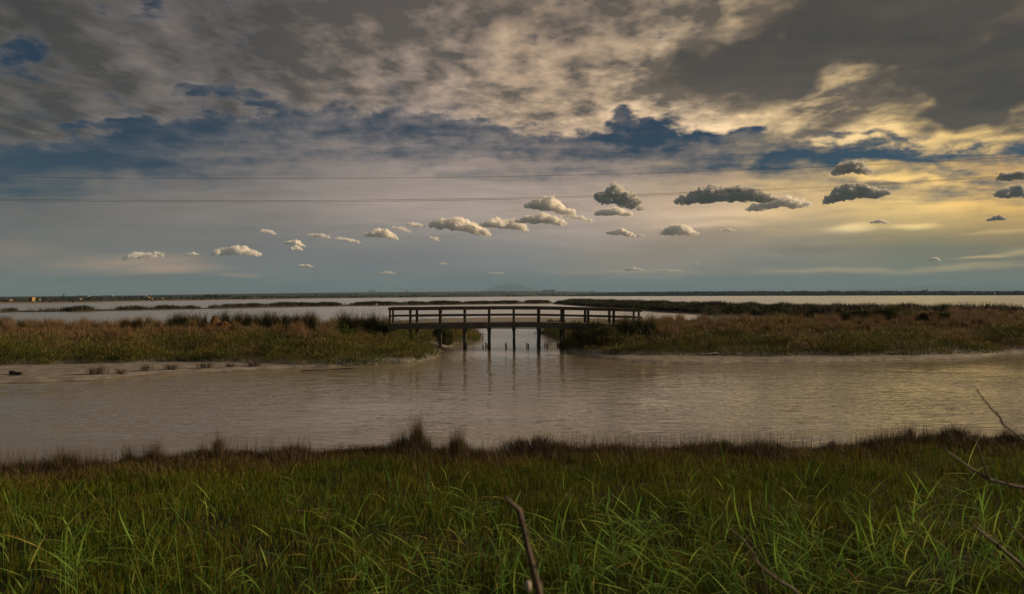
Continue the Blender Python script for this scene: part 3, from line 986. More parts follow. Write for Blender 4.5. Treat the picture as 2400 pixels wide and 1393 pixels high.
# --- cover of the two banks across the channel: rounded glasswort cushions at the foot, dry grass tufts on the crest
def bank_cover(name, which, xr, yr, n_c, n_low):
    parts = []
    # low filling
    X = rng.uniform(*xr, n_low)
    Y = rng.uniform(*yr, n_low)
    keep = np.abs(X) < 0.80 * Y + 2
    X, Y = X[keep], Y[keep]
    v = veg_mask(X, Y)[which]
    X, Y, v = X[v > 0.0], Y[v > 0.0], v[v > 0.0]
    n = len(X)
    kind = np_noise(X, Y, 0.33, 3, 55)
    dry = sstep(v + 2.2 * kind, 2.6, 6.0)
    h = 0.10 + 0.16 * rng.random(n) + 0.14 * dry * rng.random(n)
    tint = np.clip(0.22 + 0.5 * dry + 0.25 * kind + rng.normal(0, 0.14, n), 0, 1)
    parts.append(blade_arrays(np.stack([X, Y, height(X, Y) - 0.02], 1), h, 0.016 + 0.012 * rng.random(n), rng.random(n) * 6.283, np.abs(rng.normal(0.1, 0.3, n)).clip(0, .9), tint))
    # cushions and tufts
    cx, cy = rng.uniform(*xr, n_c), rng.uniform(*yr, n_c)
    keep = np.abs(cx) < 0.80 * cy + 2
    cx, cy = cx[keep], cy[keep]
    v = veg_mask(cx, cy)[which]
    keep = v > 0.15
    cx, cy, v = cx[keep], cy[keep], v[keep]
    k = len(cx)
    kind = np_noise(cx, cy, 0.33, 3, 55) + rng.normal(0, 0.22, k)
    isdry = (v + 2.6 * kind) > 4.2
    rad = np.where(isdry, rng.uniform(0.18, 0.45, k), rng.uniform(0.28, 0.95, k)) * np.minimum(1, 0.45 + v * 0.5)
    ch = np.where(isdry, 0.20 + 0.55 * rng.random(k) ** 1.8, rad * rng.uniform(0.45, 0.80, k))
    ct = np.where(isdry, rng.normal(0.84, 0.13, k), rng.normal(0.26, 0.15, k) + 0.3 * (rng.random(k) < 0.22))
    big = (~isdry) & (rng.random(k) < 0.07)                        # a few taller round shrubs among the cushions
    rad = np.where(big, np.clip(rad * 1.5, 0.5, 1.1), rad)
    ch = np.where(big, rad * rng.uniform(0.75, 1.0, k), ch)
    ct = np.where(big, rng.normal(0.33, 0.12, k), ct)
    cz = height(cx, cy)
    per = np.where(isdry, 150, 90 + 520 * rad ** 2).astype(int)
    i = np.repeat(np.arange(k), per)
    n = len(i)
    d = rng.normal(0, 1, (n, 3))
    d /= np.linalg.norm(d, axis=1)[:, None]
    d[:, 2] = np.abs(d[:, 2])
    # glasswort: sprigs standing on the skin of a lumpy dome
    lob = 1 + 0.22 * np.sin(3 * np.arctan2(d[:, 1], d[:, 0]) + i) + 0.12 * np.sin(7 * d[:, 2] + 2 * i)
    dome = np.stack([cx[i] + d[:, 0] * rad[i] * lob, cy[i] + d[:, 1] * rad[i] * lob, cz[i] + d[:, 2] * ch[i] * lob * (0.75 + 0.25 * rng.random(n))], 1)
    g = ~isdry[i]
    m_ = g.sum()
    parts.append(blade_arrays(dome[g] - [0, 0, 0.05], rng.uniform(0.07, 0.17, m_), rng.uniform(0.014, 0.026, m_), np.arctan2(d[g, 1], d[g, 0]) + rng.normal(0, .4, m_),
                              np.clip(np.abs(rng.normal(0.25, 0.25, m_)) + 0.3 * (1 - d[g, 2]), 0, .95), np.clip(ct[i][g] + rng.normal(0, 0.09, m_), 0, 1), two=False))
    # dry grass: fans of fine stalks
    g = isdry[i]
    m_ = g.sum()
    q = np.stack([cx[i] + d[:, 0] * rad[i] * 0.7 * rng.random(n), cy[i] + d[:, 1] * rad[i] * 0.7 * rng.random(n), cz[i] - 0.02], 1)[g]
    hh = ch[i][g] * rng.uniform(0.55, 1.25, m_)
    parts.append(blade_arrays(q, hh, rng.uniform(0.006, 0.014, m_), np.arctan2(d[g, 1], d[g, 0]), np.abs(rng.normal(0.12, 0.25, m_)).clip(0, .95), np.clip(ct[i][g] + rng.normal(0, 0.08, m_), 0, 1)))
    return blades_obj(name, parts, marsh_mat)


tag(bank_cover("marsh_plants", 0, (-38, 0), (25.5, 53), 2600, 130000), "green glasswort and dry brown grass covering the left bank", "marsh plants", kind="stuff")
tag(bank_cover("marsh_plants", 1, (0, 62), (28, 66), 5200, 240000), "green glasswort and dry brown grass covering the right bank", "marsh plants", kind="stuff")


levee_mat = leaf_material("levee_scrub", [(0, (0.014, 0.019, 0.009, 1)), (0.4, (0.028, 0.030, 0.012, 1)), (0.7, (0.042, 0.034, 0.018, 1)), (1, (0.05, 0.036, 0.025, 1))], 0.1)


# --- scrub of the far levees
def levee_cover():
    # the dyke running away on the right
    t = rng.random(150000)
    Y = 60 * (230 / 60) ** t
    a = np.interp(Y, [60, 79, 117, 229], [33, 32, 25, 14])
    b = np.interp(Y, [60, 80, 117, 229], [51, 42, 35, 25])
    u = rng.random(len(Y))
    X = a + (b - a) * u
    Z = height(X, Y)
    cush = np_noise(X, Y, 0.33, 3, 61)
    keep = (Z > 0.03) & (rng.random(len(X)) < np.clip(0.75 + 0.7 * cush, 0.12, 1))
    X, Y, Z, cush = X[keep], Y[keep], Z[keep], cush[keep]
    # the low levee on the left, patchy
    P_ = np.array(LEVEE)
    sl = np.cumsum([0] + [math.dist(P_[i], P_[i + 1]) for i in range(len(P_) - 1)])
    q = rng.random(70000) * sl[-1]
    X2 = np.interp(q, sl, P_[:, 0]) + rng.normal(0, 0.3, len(q))
    Y2 = np.interp(q, sl, P_[:, 1]) + rng.normal(0.2, 1.0, len(q))
    Z2 = height(X2, Y2)
    pr = np.interp(q / sl[-1], [0, 0.45, 0.62, 0.75, 1], [0.34, 0.42, 0.6, 0.9, 1.0])
    c2 = np_noise(X2, Y2, 0.16, 3, 63)
    keep = (Z2 > 0.05) & (rng.random(len(q)) < np.clip(pr * (1 + 2.2 * c2) * 1.2 + (c2 > 0.28) * 0.5 - (pr < .6) * 0.25, 0, 1))
    X2, Y2, Z2, c2, pr = X2[keep], Y2[keep], Z2[keep], c2[keep], pr[keep]
    X, Y, Z, cush = np.concatenate([X, X2]), np.concatenate([Y, Y2]), np.concatenate([Z, Z2]), np.concatenate([cush, 0.6 * c2])
    n = len(X)
    h = (0.32 + 0.62 * rng.random(n)) * (1 + 0.8 * cush)
    w = 0.03 + 0.00035 * Y * (0.6 + 0.8 * rng.random(n))
    tint = np.clip(0.36 + 0.4 * np_noise(X, Y, 0.12, 3, 65) + rng.normal(0, 0.14, n), 0, 1)
    return blades_obj("levee_scrub", [blade_arrays(np.stack([X, Y, Z - 0.03], 1), h, w, rng.random(n) * 6.283, rng.uniform(0.05, 0.6, n), tint, two=True)], levee_mat)


tag(levee_cover(), "low dark scrub growing along the far levees", "scrub", kind="stuff")


# --- low wood and scrub along the far shore, too far off to tell its plants apart
def far_scrub():
    n = 26000
    px = np.concatenate([rng.uniform(1330, 2700, 17000), rng.uniform(-250, 1400, 9000)])
    left = px < 1330
    sh = np.interp(px, SH_PX, SH_D)
    s = np.where(left, rng.uniform(4, 900, n) ** 1.0, rng.uniform(3, 70, n))
    Yd = sh + s
    X, Y = (px - 1200) / FPX * Yd, Yd
    patch = np_noise(px * 0.012, np.floor(Yd / 90.0) * 7.7, 1.0, 3, 71)
    keep = np.where(left, patch > 0.12, rng.random(n) < 0.9)
    X, Y, px, left, sh = X[keep], Y[keep], px[keep], left[keep], sh[keep]
    n = len(X)
    Z = height(X, Y)
    top = np.interp(px, [1330, 1400, 1500, 1700, 2000, 2400, 2700], [4.0, 7.0, 10.5, 10.5, 8.5, 6.0, 5.0])
    h = np.where(left, rng.uniform(0.8, 2.2, n) * (0.5 + Y / 1200), top * rng.uniform(0.55, 1.12, n) * (1 + 0.22 * np_noise(px * 0.03, px * 0, 1.0, 3, 73)))
    w = np.where(left, 0.0022, 0.0034) * Y * rng.uniform(0.6, 1.3, n)
    return blades_obj("far_wood", [blade_arrays(np.stack([X, Y, Z - 0.1], 1), h, w, rng.random(n) * 6.283, rng.uniform(0.02, 0.4, n), np.clip(rng.normal(0.25, 0.2, n), 0, 1), two=True)], wood_far)


wood_far = leaf_material("far_wood", [(0, (0.010, 0.014, 0.008, 1)), (1, (0.028, 0.026, 0.015, 1))], 0.05)
tag(far_scrub(), "dark low wood and scrub along the far shore", "wood", kind="stuff")
# ------------------------------------------------------------------ single plants and things
def gz(x, y):
    return float(height(np.array([float(x)]), np.array([float(y)]))[0])


def shrub(kind, w, h, seed, n):
    """Blades in local space: 'rush' = upright pointed, 'round' = leafy cushion, 'twig' = bare fan."""
    r = np.random.default_rng(seed)
    parts = []
    if kind == "rush":
        k = max(4, int(w / 0.2))
        cx, cy = (np.arange(k) + 0.5) / k * w * 1.05 - w * 0.525 + r.normal(0, 0.06, k), r.uniform(-0.25, 0.25, k) * max(w, 0.6)
        i = r.integers(0, k, n)
        hh = h * (0.70 + 0.3 * r.random(k))[i] * (0.55 + 0.45 * r.random(n))
        b = np.stack([cx[i] + r.normal(0, 0.05, n), cy[i] + r.normal(0, 0.05, n), np.zeros(n)], 1)
        parts.append(blade_arrays(b, hh, 0.010 + 0.008 * r.random(n), r.random(n) * 6.283, np.abs(r.normal(0.18, 0.16, n)).clip(0, .9), np.clip(r.normal(0.42, 0.2, n), 0, 1), r=r))
        # dark flower tufts near the tips
        m_ = n // 4
        j = r.integers(0, n, m_)
        ld = r.random(m_) * 6.283
        tb = b[j] + np.stack([0.2 * hh[j] * np.cos(ld), 0.2 * hh[j] * np.sin(ld), hh[j] * r.uniform(0.75, 1.0, m_)], 1)
        parts.append(blade_arrays(tb, r.uniform(0.05, 0.13, m_), np.full(m_, 0.022), ld, r.uniform(0.1, 0.7, m_), np.full(m_, 0.95), two=False, r=r))
        # leafy skirt
        m_ = n // 2
        b = np.stack([r.uniform(-w / 2, w / 2, m_), r.normal(0, 0.22 * w, m_), np.zeros(m_)], 1)
        parts.append(blade_arrays(b, h * r.uniform(0.25, 0.6, m_), 0.018 + 0.01 * r.random(m_), r.random(m_) * 6.283, r.uniform(0.1, 0.8, m_), np.clip(r.normal(0.4, 0.25, m_), 0, 1), r=r))
    elif kind == "mound":
        d = r.normal(0, 1, (n, 3))
        d /= np.linalg.norm(d, axis=1)[:, None]
        d[:, 2] = np.abs(d[:, 2])
        lob = 1 + 0.2 * np.sin(3 * np.arctan2(d[:, 1], d[:, 0]) + seed) + 0.15 * r.normal(0, 1, n)
        q = r.random(n) ** 0.5
        b = np.stack([d[:, 0] * w * 0.45 * lob * q, d[:, 1] * w * 0.32 * lob * q, d[:, 2] * h * 0.55 * lob * (1 - 0.3 * (1 - q))], 1)
        parts.append(blade_arrays(b, h * r.uniform(0.2, 0.55, n), r.uniform(0.004, 0.009, n), np.where(d[:, 0] > -0.1, 0.2, 3.0) + r.normal(0, 0.9, n), r.uniform(0.25, 0.92, n), np.clip(r.normal(0.66, 0.2, n), 0, 1), r=r))
    elif kind == "dry":
        k = max(3, int(w / 0.12))
        cx, cy = r.uniform(-w * 0.38, w * 0.38, k), r.uniform(-0.3, 0.3, k) * w
        top = h * (0.35 + 0.65 * (1 - np.abs(cx / (w * 0.42)) ** 1.5)) * r.uniform(0.6, 1.0, k)
        i = r.integers(0, k, n)
        b = np.stack([cx[i] + r.normal(0, 0.035, n), cy[i] + r.normal(0, 0.035, n), np.zeros(n)], 1)
        q = r.random(n)
        hh = top[i] * np.where(q < 0.8, r.uniform(0.25, 0.62, n), r.uniform(0.6, 1.05, n))
        parts.append(blade_arrays(b, hh, np.where(q < 0.8, 0.007, 0.0032), r.random(n) * 6.283, np.abs(r.normal(0.06, 0.16, n)).clip(0, .8), np.clip(r.normal(0.74, 0.17, n), 0, 1), r=r))
        m_ = n // 2
        b = np.stack([r.normal(0, w * 0.24, m_), r.normal(0, 0.2 * w, m_), np.zeros(m_)], 1)
        parts.append(blade_arrays(b, h * r.uniform(0.12, 0.36, m_), 0.010 + 0.006 * r.random(m_), r.random(m_) * 6.283, r.uniform(0.1, 0.9, m_), np.clip(r.normal(0.7, 0.2, m_), 0, 1), r=r))
    elif kind == "round":
        k = max(4, int(w * 4))
        c = np.stack([r.uniform(-w * 0.36, w * 0.36, k), r.uniform(-0.2, 0.2, k) * w, h * r.uniform(0.25, 0.68, k)], 1)
        rad = h * r.uniform(0.22, 0.36, k)
        i = r.integers(0, k, n)
        d = r.normal(0, 1, (n, 3))
        d /= np.linalg.norm(d, axis=1)[:, None]
        d[:, 2] = np.where(r.random(n) < 0.7, np.abs(d[:, 2]), d[:, 2])
        b = c[i] + d * (rad[i] * r.random(n) ** 0.4)[:, None]
        b[:, 2] = np.maximum(b[:, 2], 0.0)
        parts.append(blade_arrays(b, r.uniform(0.07, 0.17, n), 0.024 + 0.016 * r.random(n), np.arctan2(d[:, 1], d[:, 0]) + r.normal(0, .5, n), r.uniform(0.2, 0.9, n),
                                  np.clip(r.normal(0.38, 0.16, k)[i] + r.normal(0, 0.1, n), 0, 1), two=False, r=r))
        m_ = n // 5
        b = np.stack([r.normal(0, 0.2 * w, m_), r.normal(0, 0.12 * w, m_), np.zeros(m_)], 1)
        parts.append(blade_arrays(b, h * r.uniform(0.5, 1.02, m_), np.full(m_, 0.012), np.arctan2(b[:, 1], b[:, 0]), r.uniform(0.1, 0.8, m_), np.clip(r.normal(0.6, 0.15, m_), 0, 1), r=r))
    else:
        m_ = n
        b = np.stack([r.normal(0, 0.16 * w, m_), r.normal(0, 0.08 * w, m_), np.zeros(m_)], 1)
        hh = h * r.uniform(0.5, 1.0, m_)
        ld = np.where(b[:, 0] > 0, 0.0, math.pi) + r.normal(0, 0.9, m_)
        parts.append(blade_arrays(b, hh, np.full(m_, 0.010), ld, r.uniform(0.05, 0.75, m_), np.clip(r.normal(0.4, 0.25, m_), 0, 1), r=r))
        j = r.integers(0, m_, m_ * 3)
        t = r.uniform(0.3, 0.9, m_ * 3)
        tb = b[j] + np.stack([np.cos(ld[j]) * 0.25 * hh[j] * t, np.sin(ld[j]) * 0.25 * hh[j] * t, hh[j] * t * 0.85], 1)
        parts.append(blade_arrays(tb, hh[j] * r.uniform(0.15, 0.4, m_ * 3), np.full(m_ * 3, 0.008), r.random(m_ * 3) * 6.283, r.uniform(0.2, 0.8, m_ * 3), np.clip(r.normal(0.5, 0.25, m_ * 3), 0, 1), two=False, r=r))
    return parts


bush_mat = leaf_material("bush_leaves", [(0, (0.034, 0.048, 0.015, 1)), (0.35, (0.058, 0.068, 0.020, 1)), (0.6, (0.075, 0.066, 0.030, 1)), (1, (0.10, 0.075, 0.05, 1))], 0.2)
KM = {"mound": dark_mat, "dry": dark_mat, "rush": dark_mat, "round": bush_mat, "twig": grey_mat}


def plant(name, kind, px, d, wpx, hpx, n, seed, label, cat, group, mat=None, sink=0.03):
    x = (px - 1200) / FPX * d
    k = d / FPX
    return tag(blades_obj(name, shrub(kind, wpx * k, hpx * k, seed, n), mat or KM[kind], (x, d, gz(x, d) - sink)), label, cat, group)


G1 = "rush tussocks on the left bank"
plant("rush_tussock", "rush", 22, 36.5, 60, 40, 700, 1, "small dark rush tussock at the far end of the left bank by the frame edge", "rush tussock", G1)
plant("rush_tussock", "rush", 325, 36.0, 62, 46, 1300, 2, "bright green rush tussock standing alone left of the dark tussocks on the left bank", "rush tussock", G1, marsh_mat)
plant("rush_tussock", "rush", 437, 36.8, 76, 52, 1500, 3, "dark rush tussock just left of the orange earth heap, first of the dark row", "rush tussock", G1)
plant("rush_tussock", "rush", 532, 37.2, 70, 54, 1300, 4, "dark rush tussock directly behind the orange earth heap", "rush tussock", G1)
plant("rush_tussock", "rush", 612, 36.6, 82, 56, 1700, 5, "left half of the big double rush tussock in the middle of the left bank", "rush tussock", G1)
plant("rush_tussock", "rush", 692, 36.4, 92, 56, 1800, 6, "right half of the big double rush tussock, with the tallest loose stalks", "rush tussock", G1)
plant("rush_tussock", "rush", 836, 36.2, 78, 84, 2400, 7, "tall brown rush tussock nearest the left end of the footbridge", "rush tussock", G1)
plant("rush_tussock", "rush", 886, 36.6, 50, 70, 1300, 8, "narrow rush tussock touching the left end post of the footbridge", "rush tussock", G1)
G2 = "bushes on the banks"
plant("bush", "round", 1046, 38.6, 50, 46, 2160, 11, "rounded dark bush behind the first bridge pile on the left channel bank", "bush", G2)
plant("bush", "round", 1088, 47.0, 44, 33, 1440, 12, "low bush at the tip of the left bank seen under the bridge", "bush", G2)
plant("bush", "round", 1374, 36.2, 81, 59, 3600, 13, "dark bush filling the space under the bridge at the right channel bank", "bush", G2, dark_mat)
plant("bush", "round", 1412, 34.4, 83, 52, 3360, 14, "greyish bush below the right end of the bridge deck", "bush", G2)
plant("bush", "round", 1304, 50.5, 57, 28, 1440, 15, "low bush on the right bank seen between the bridge piles", "bush", G2)
plant("bush", "rush", 1490, 35.5, 78, 66, 1700, 16, "tall green bush hiding the right end posts of the footbridge", "bush", G2, bush_mat)
plant("bush", "round", 1424, 35.6, 50, 44, 1680, 17, "small yellowish green bush under the right end of the footbridge", "bush", G2, marsh_mat)
plant("bush", "round", 1862, 50.0, 54, 28, 2160, 18, "small round bush on the crest of the right bank, left of the long row", "bush", G2)
plant("bush", "round", 2012, 42.0, 72, 37, 3360, 19, "round green bush in the middle of the right bank, left of a larger one", "bush", G2)
plant("bush", "round", 2082, 42.5, 99, 45, 4800, 20, "largest round bush on the right bank", "bush", G2)
plant("bush", "round", 2186, 41.5, 103, 33, 4320, 21, "wide low dark bush on the right bank, right of the largest one", "bush", G2, dark_mat)
plant("bush", "round", 2352, 55.0, 79, 25, 2880, 22, "dark bush on the skyline of the right bank near the frame edge", "bush", G2, dark_mat)
plant("bush", "round", 1668, 76.0, 66, 33, 1680, 23, "dark bush on the crest of the dyke behind the right bank", "bush", G2, dark_mat)
plant("bush", "round", 1950, 54.0, 69, 25, 2160, 24, "reddish brown bush on the skyline left of the largest round bush", "bush", G2, grey_mat)
G3 = "dead shrublets on the mud of the left bank"
for i, (px, py, w, h, lab) in enumerate([(226, 879, 62, 27, "largest grey dead shrublet on the mud at the left"), (283, 877, 40, 16, "low dead shrublet right beside the largest one on the left mud"),
                                         (342, 871, 40, 24, "upright dead shrublet in the middle of the row on the mud"), (400, 868, 50, 20, "spreading dead shrublet right of the upright one on the mud"),
                                         (482, 864, 60, 20, "broad low dead shrublet near the right part of the mud strip"), (540, 862, 34, 15, "thin dead shrublet between two broader ones on the mud"),
                                         (594, 860, 54, 18, "rightmost dead shrublet of the row on the left mud")]):
    p = hit(px, py, 0.1)
    plant("dead_shrublet", "twig", px, p.y, w, h, 130 if w > 45 else 80, 30 + i, lab, "shrublet", G3)
G4 = "dry tussocks on the near bank edge"
for i, (px, w, h, n, kind, lab) in enumerate([
        (20, 60, 34, 400, "dry", "short dry tussock at the left end of the near bank edge"),
        (132, 95, 62, 1100, "dry", "broad dry tussock with thin tall stalks, second from the left on the near edge"),
        (288, 66, 62, 700, "dry", "dark dry tussock left of the tall pair on the near edge"),
        (368, 72, 72, 900, "dry", "tall brown dry tussock beside the dark one on the near edge"),
        (497, 84, 80, 1100, "dry", "tall fan-like dry tussock above the reeds in the left third"),
        (575, 44, 30, 300, "mound", "small dark leafy clump right of the fan-like tussock on the near edge"),
        (968, 62, 102, 1200, "dry", "tallest dry tussock of the near edge, below the left end of the footbridge"),
        (1078, 112, 74, 1300, "dry", "wide dark dry tussock below the middle of the footbridge"),
        (1245, 140, 52, 1800, "mound", "rounded brown mound of dead grass on the near edge"),
        (1690, 78, 34, 600, "mound", "low dark green clump on the near edge right of the middle"),
        (1960, 66, 40, 500, "dry", "short dark tussock on the near edge left of the big right clumps"),
        (2150, 130, 56, 1500, "dry", "big brown clump on the near edge in the right part"),
        (2235, 90, 50, 900, "mound", "dark brown clump joined to the right of the big brown one"),
        (2372, 100, 60, 1000, "dry", "dark clump on the near edge at the right frame edge")]):
    x0 = (px - 1200) / FPX * 11
    d = float(np.interp(x0, NBx, NBy)) - 0.05
    plant("dry_tussock", kind, px, d, w * 1.1, h * 1.55 if kind == "dry" else h * 1.25, int(n * 2.2), 60 + i, lab, "grass tussock", G4, dark_mat if i != 8 else grey_mat)

# ---- young reeds in the near grass
reed_mat = leaf_material("reed_leaves", [(0, (0.058, 0.14, 0.020, 1)), (0.5, (0.15, 0.26, 0.042, 1)), (0.8, (0.32, 0.34, 0.07, 1)), (1.0, (0.30, 0.20, 0.07, 1))], 0.4, 0.6, spec=0.2)


def leaf_strip(base, az_, el_, L, w, droop, tint, nseg=6):
    d = np.array([math.cos(az_) * math.cos(el_), math.sin(az_) * math.cos(el_), math.sin(el_)])
    side = np.array([-math.sin(az_), math.cos(az_), 0.0])
    p = np.array(base, float)
    vs = []
    e = el_
    for k in range(nseg + 1):
        t = k / nseg
        ww = w * (0.35 + 1.3 * t) if t < 0.4 else w * 0.87 * (1 - (t - 0.4) / 0.6) ** 0.75
        if k == nseg:
            ww = 0.0006
        nrm = np.cross(side, np.array([math.cos(az_) * math.cos(e), math.sin(az_) * math.cos(e), math.sin(e)]))
        vs += [p - side * ww * 0.5 - nrm * ww * 0.16, p, p + side * ww * 0.5 - nrm * ww * 0.16]
        e -= droop / nseg * (0.5 + t)
        p = p + np.array([math.cos(az_) * math.cos(e), math.sin(az_) * math.cos(e), math.sin(e)]) * (L / nseg)
    f = []
    for k in range(nseg):
        a = 3 * k
        f += [[a, a + 1, a + 4, a + 3], [a + 1, a + 2, a + 5, a + 4]]
    return np.array(vs), np.array(f).ravel(), np.full(2 * nseg, 4), np.full(len(vs), tint)


def stem_strip(pts, rad, tint, seg=5):
    pts = [Vector(p) for p in pts]
    vs, f = [], []
    for i, p in enumerate(pts):
        t = (pts[min(i + 1, len(pts) - 1)] - pts[max(i - 1, 0)]).normalized()
        a = t.orthogonal().normalized()
        b = t.cross(a)
        r_ = rad * (1 - 0.6 * i / (len(pts) - 1))
        for k in range(seg):
            q = p + (a * math.cos(k * 6.2832 / seg) + b * math.sin(k * 6.2832 / seg)) * r_
            vs.append([q.x, q.y, q.z])
    for i in range(len(pts) - 1):
        for k in range(seg):
            f.append([i * seg + k, i * seg + (k + 1) % seg, (i + 1) * seg + (k + 1) % seg, (i + 1) * seg + k])
    return np.array(vs), np.array(f).ravel(), np.full(len(f), 4), np.full(len(vs), tint)


def reed(seed):
    r = random.Random(seed)
    H = r.uniform(0.36, 0.62)
    bend, ba = r.uniform(0.02, 0.22), r.uniform(0, 6.28)
    def pt(t):
        return (bend * H * t * t * math.cos(ba), bend * H * t * t * math.sin(ba), H * t)
    parts = [stem_strip([pt(i / 5) for i in range(6)], 0.0035, 0.45)]
    nl = r.randint(5, 8)
    a = r.uniform(0, 6.28)
    for i in range(nl):
        t = 0.30 + 0.70 * i / (nl - 1)
        a += math.pi + r.uniform(-0.6, 0.6)
        top = i == nl - 1
        parts.append(leaf_strip(pt(t), a, R(r.uniform(55, 82) if top else r.uniform(12, 58)), r.uniform(0.20, 0.38), r.uniform(0.011, 0.019), R(r.uniform(10, 60) if top else r.uniform(12, 85)),
                                min(1, max(0, r.gauss(0.35, 0.22)))))
    return parts


reed_meshes = []
for i in range(24):
    v, f, s, t = merge(reed(200 + i))
    m_ = np_mesh("reed_shoot", v, f, s, smooth=True, attrs={"tint": t})
    m_.materials.append(reed_mat)
    reed_meshes.append(m_)
r = random.Random(77)
spots = []
# rows over the lower part of the frame, denser to the right and near
while len(spots) < 296:
    px, py = r.uniform(-60, 2460), 1075 + 390 * r.random() ** 0.62
    w = 0.22 + 0.78 * min(1, max(0, (px - 250) / 900)) * (0.55 + 0.45 * math.sin(px * 0.011 + py * 0.013) ** 2)
    if py < 1140:
        w *= 0.35 if px < 1400 else 0.7
    if r.random() < w:
        p = hit(px, py + 50, 0.5)
        if p.y > float(np.interp(p.x, NBx, NBy)) - (2.8 if px < 700 else 0.6):
            continue
        spots.append((p.x, p.y))
for i, (x, y) in enumerate(spots):
    o = bpy.data.objects.new("reed_shoot", reed_meshes[i % 24])
    col.objects.link(o)
    s = r.uniform(0.75, 1.2) * (1.0 if y < 8 else 1.1)
    o.scale = (s, s, s)
    o.rotation_euler = (r.gauss(0, 0.16), r.gauss(-0.16, 0.20), 0.0)
    o.location = (x, y, gz(x, y) - 0.02)
    tag(o, "young green reed shoot with arching pointed leaves rising from the near grass", "reed", "young reed shoots in the near grass")

# ---- dry golden stems bowed over the grass
straw = leaf_material("straw", [(0, (0.62, 0.42, 0.14, 1)), (1, (0.48, 0.29, 0.09, 1))], 0.2, 0.4, spec=0.5)
ARCS = [(20, 1255, 60, 18), (240, 1215, 46, 40), (320, 1330, 60, 40), (412, 1345, 60, 22), (470, 1340, 40, 16), (700, 1198, 110, 12), (742, 1210, 40, 22), (560, 1135, 40, 60),
        (880, 1160, 60, 14), (975, 1256, 70, 20), (1045, 1266, 90, 14), (870, 1312, 150, 60), (985, 1298, 80, 16), (1092, 1300, 90, 16), (1010, 1130, 16, 30), (1135, 1235, 60, 100),
        (1395, 1206, 70, 18), (1315, 1300, 130, 22), (1270, 1265, 50, 22), (1080, 1340, 170, 14), (1690, 1370, 60, 60), (1905, 1270, 60, 20), (2050, 1350, 130, 30), (1160, 1165, 90, 20)]
r = random.Random(5)
for i, (px, py, w, h) in enumerate(ARCS):
    p = hit(px, py, 0.42)
    k = p.y / FPX
    sgn = r.choice((-1, 1))
    pts = []
    W_ = w * k * 1.25
    x0 = -sgn * W_ * 0.5
    g0 = gz(p.x, p.y) - p.z
    pts = [(x0 * 1.25, 0.02, g0 * 0.98), (x0 * 1.05, 0.01, -h * k - 0.05), (x0 * 0.75, 0.0, -h * k * 0.35), (x0 * 0.3, 0, -h * k * 0.05), (-x0 * 0.1, 0, 0.0), (-x0 * 0.5, -0.01, -h * k * 0.25), (-x0 * 0.95, -0.03, -h * k * 0.85)]
    # smooth run through the points
    sm = []
    for a in range(len(pts) - 1):
        P0, P1, P2, P3 = (Vector(pts[max(a - 1, 0)]), Vector(pts[a]), Vector(pts[a + 1]), Vector(pts[min(a + 2, len(pts) - 1)]))
        for t in (0, .33, .66):
            sm.append(0.5 * ((2 * P1) + (P2 - P0) * t + (2 * P0 - 5 * P1 + 4 * P2 - P3) * t * t + (3 * P1 - P0 - 3 * P2 + P3) * t ** 3))
    sm.append(Vector(pts[-1]))
    v, f, s, t = stem_strip(sm, 0.0046, r.random())
    o = link_mesh("bowed_straw", np_mesh("bowed_straw", v, f, s, True, {"tint": t}), straw, loc=p)
    o.rotation_euler = (0, 0, r.uniform(-0.5, 0.5))
    tag(o, "dry golden grass stem bowed in an arc over the near green grass", "grass stem", "dry bowed stems in the near grass")

# ---- dry canes close to the camera
cane_mat, T, out = material("dry_cane")
geo = T.node("ShaderNodeNewGeometry")
g = T.noise(T.mapping(geo.outputs["Position"], sc=(60, 60, 12)), 1.0, 4, 0.6)
principled(T, out, T.mix(T.ss(g, .35, .65), (0.032, 0.021, 0.016, 1), (0.090, 0.061, 0.043, 1)), 0.7, 0.3, bump(T, g, 0.5, 0.004))


def cane(label, d, pts, thick, name="dry_cane", d2=None, fork=None, nodes=()):
    """pts: measured outline of the stalk; d metres away; thick in photograph pixels along it."""
    P3 = []
    n = len(pts)
    for i, (px, py) in enumerate(pts):
        P3.append(at(px, py, d + ((d2 or d) - d) * i / (n - 1)))
    base = P3[0].copy()
    bm = bmesh.new()
    k = d / FPX / 2 * (0.80 if d < 1.6 else 0.54)
    add_tube(bm, [p - base for p in P3], [t * k for t in thick], 10)
    rc = random.Random(len(label))
    for i in range(4 if d < 1.6 else 1, n - 1):              # buds and stubs of broken side shoots
        for _ in range(2):
            q = P3[i].lerp(P3[i + 1] if rc.random() < 0.5 else P3[i - 1], rc.uniform(0, 0.5)) - base
            dv = Vector((rc.uniform(-1, 1), rc.uniform(-0.4, 0.4), rc.uniform(0.2, 1.0))).normalized()
            L_ = thick[i] * k * rc.uniform(1.6, 4.5)
            add_tube(bm, [q, q + dv * L_ * 0.6, q + dv * L_ + Vector((0, 0, 0.2 * L_))], [thick[i] * k * 0.45, thick[i] * k * 0.32, thick[i] * k * 0.12], 6)
    for i, s in nodes:
        bmesh.ops.create_icosphere(bm, subdivisions=2, radius=thick[i] * k * s, matrix=Matrix.Translation(P3[i] - base) @ Matrix.Diagonal((1, 1, 1.3, 1)))
    o = bm_obj(name, bm, cane_mat, loc=base, smooth=True)
    tag(o, label, "dry stalk", "dry stalks close to the viewer")
    if fork:
        fp, ft = fork
        F3 = [at(px, py, d) - base for px, py in fp]
        bm = bmesh.new()
        add_tube(bm, F3, [t * k for t in ft], 8)
        bm_obj("side_branch", bm, cane_mat, o, smooth=True)
    return o


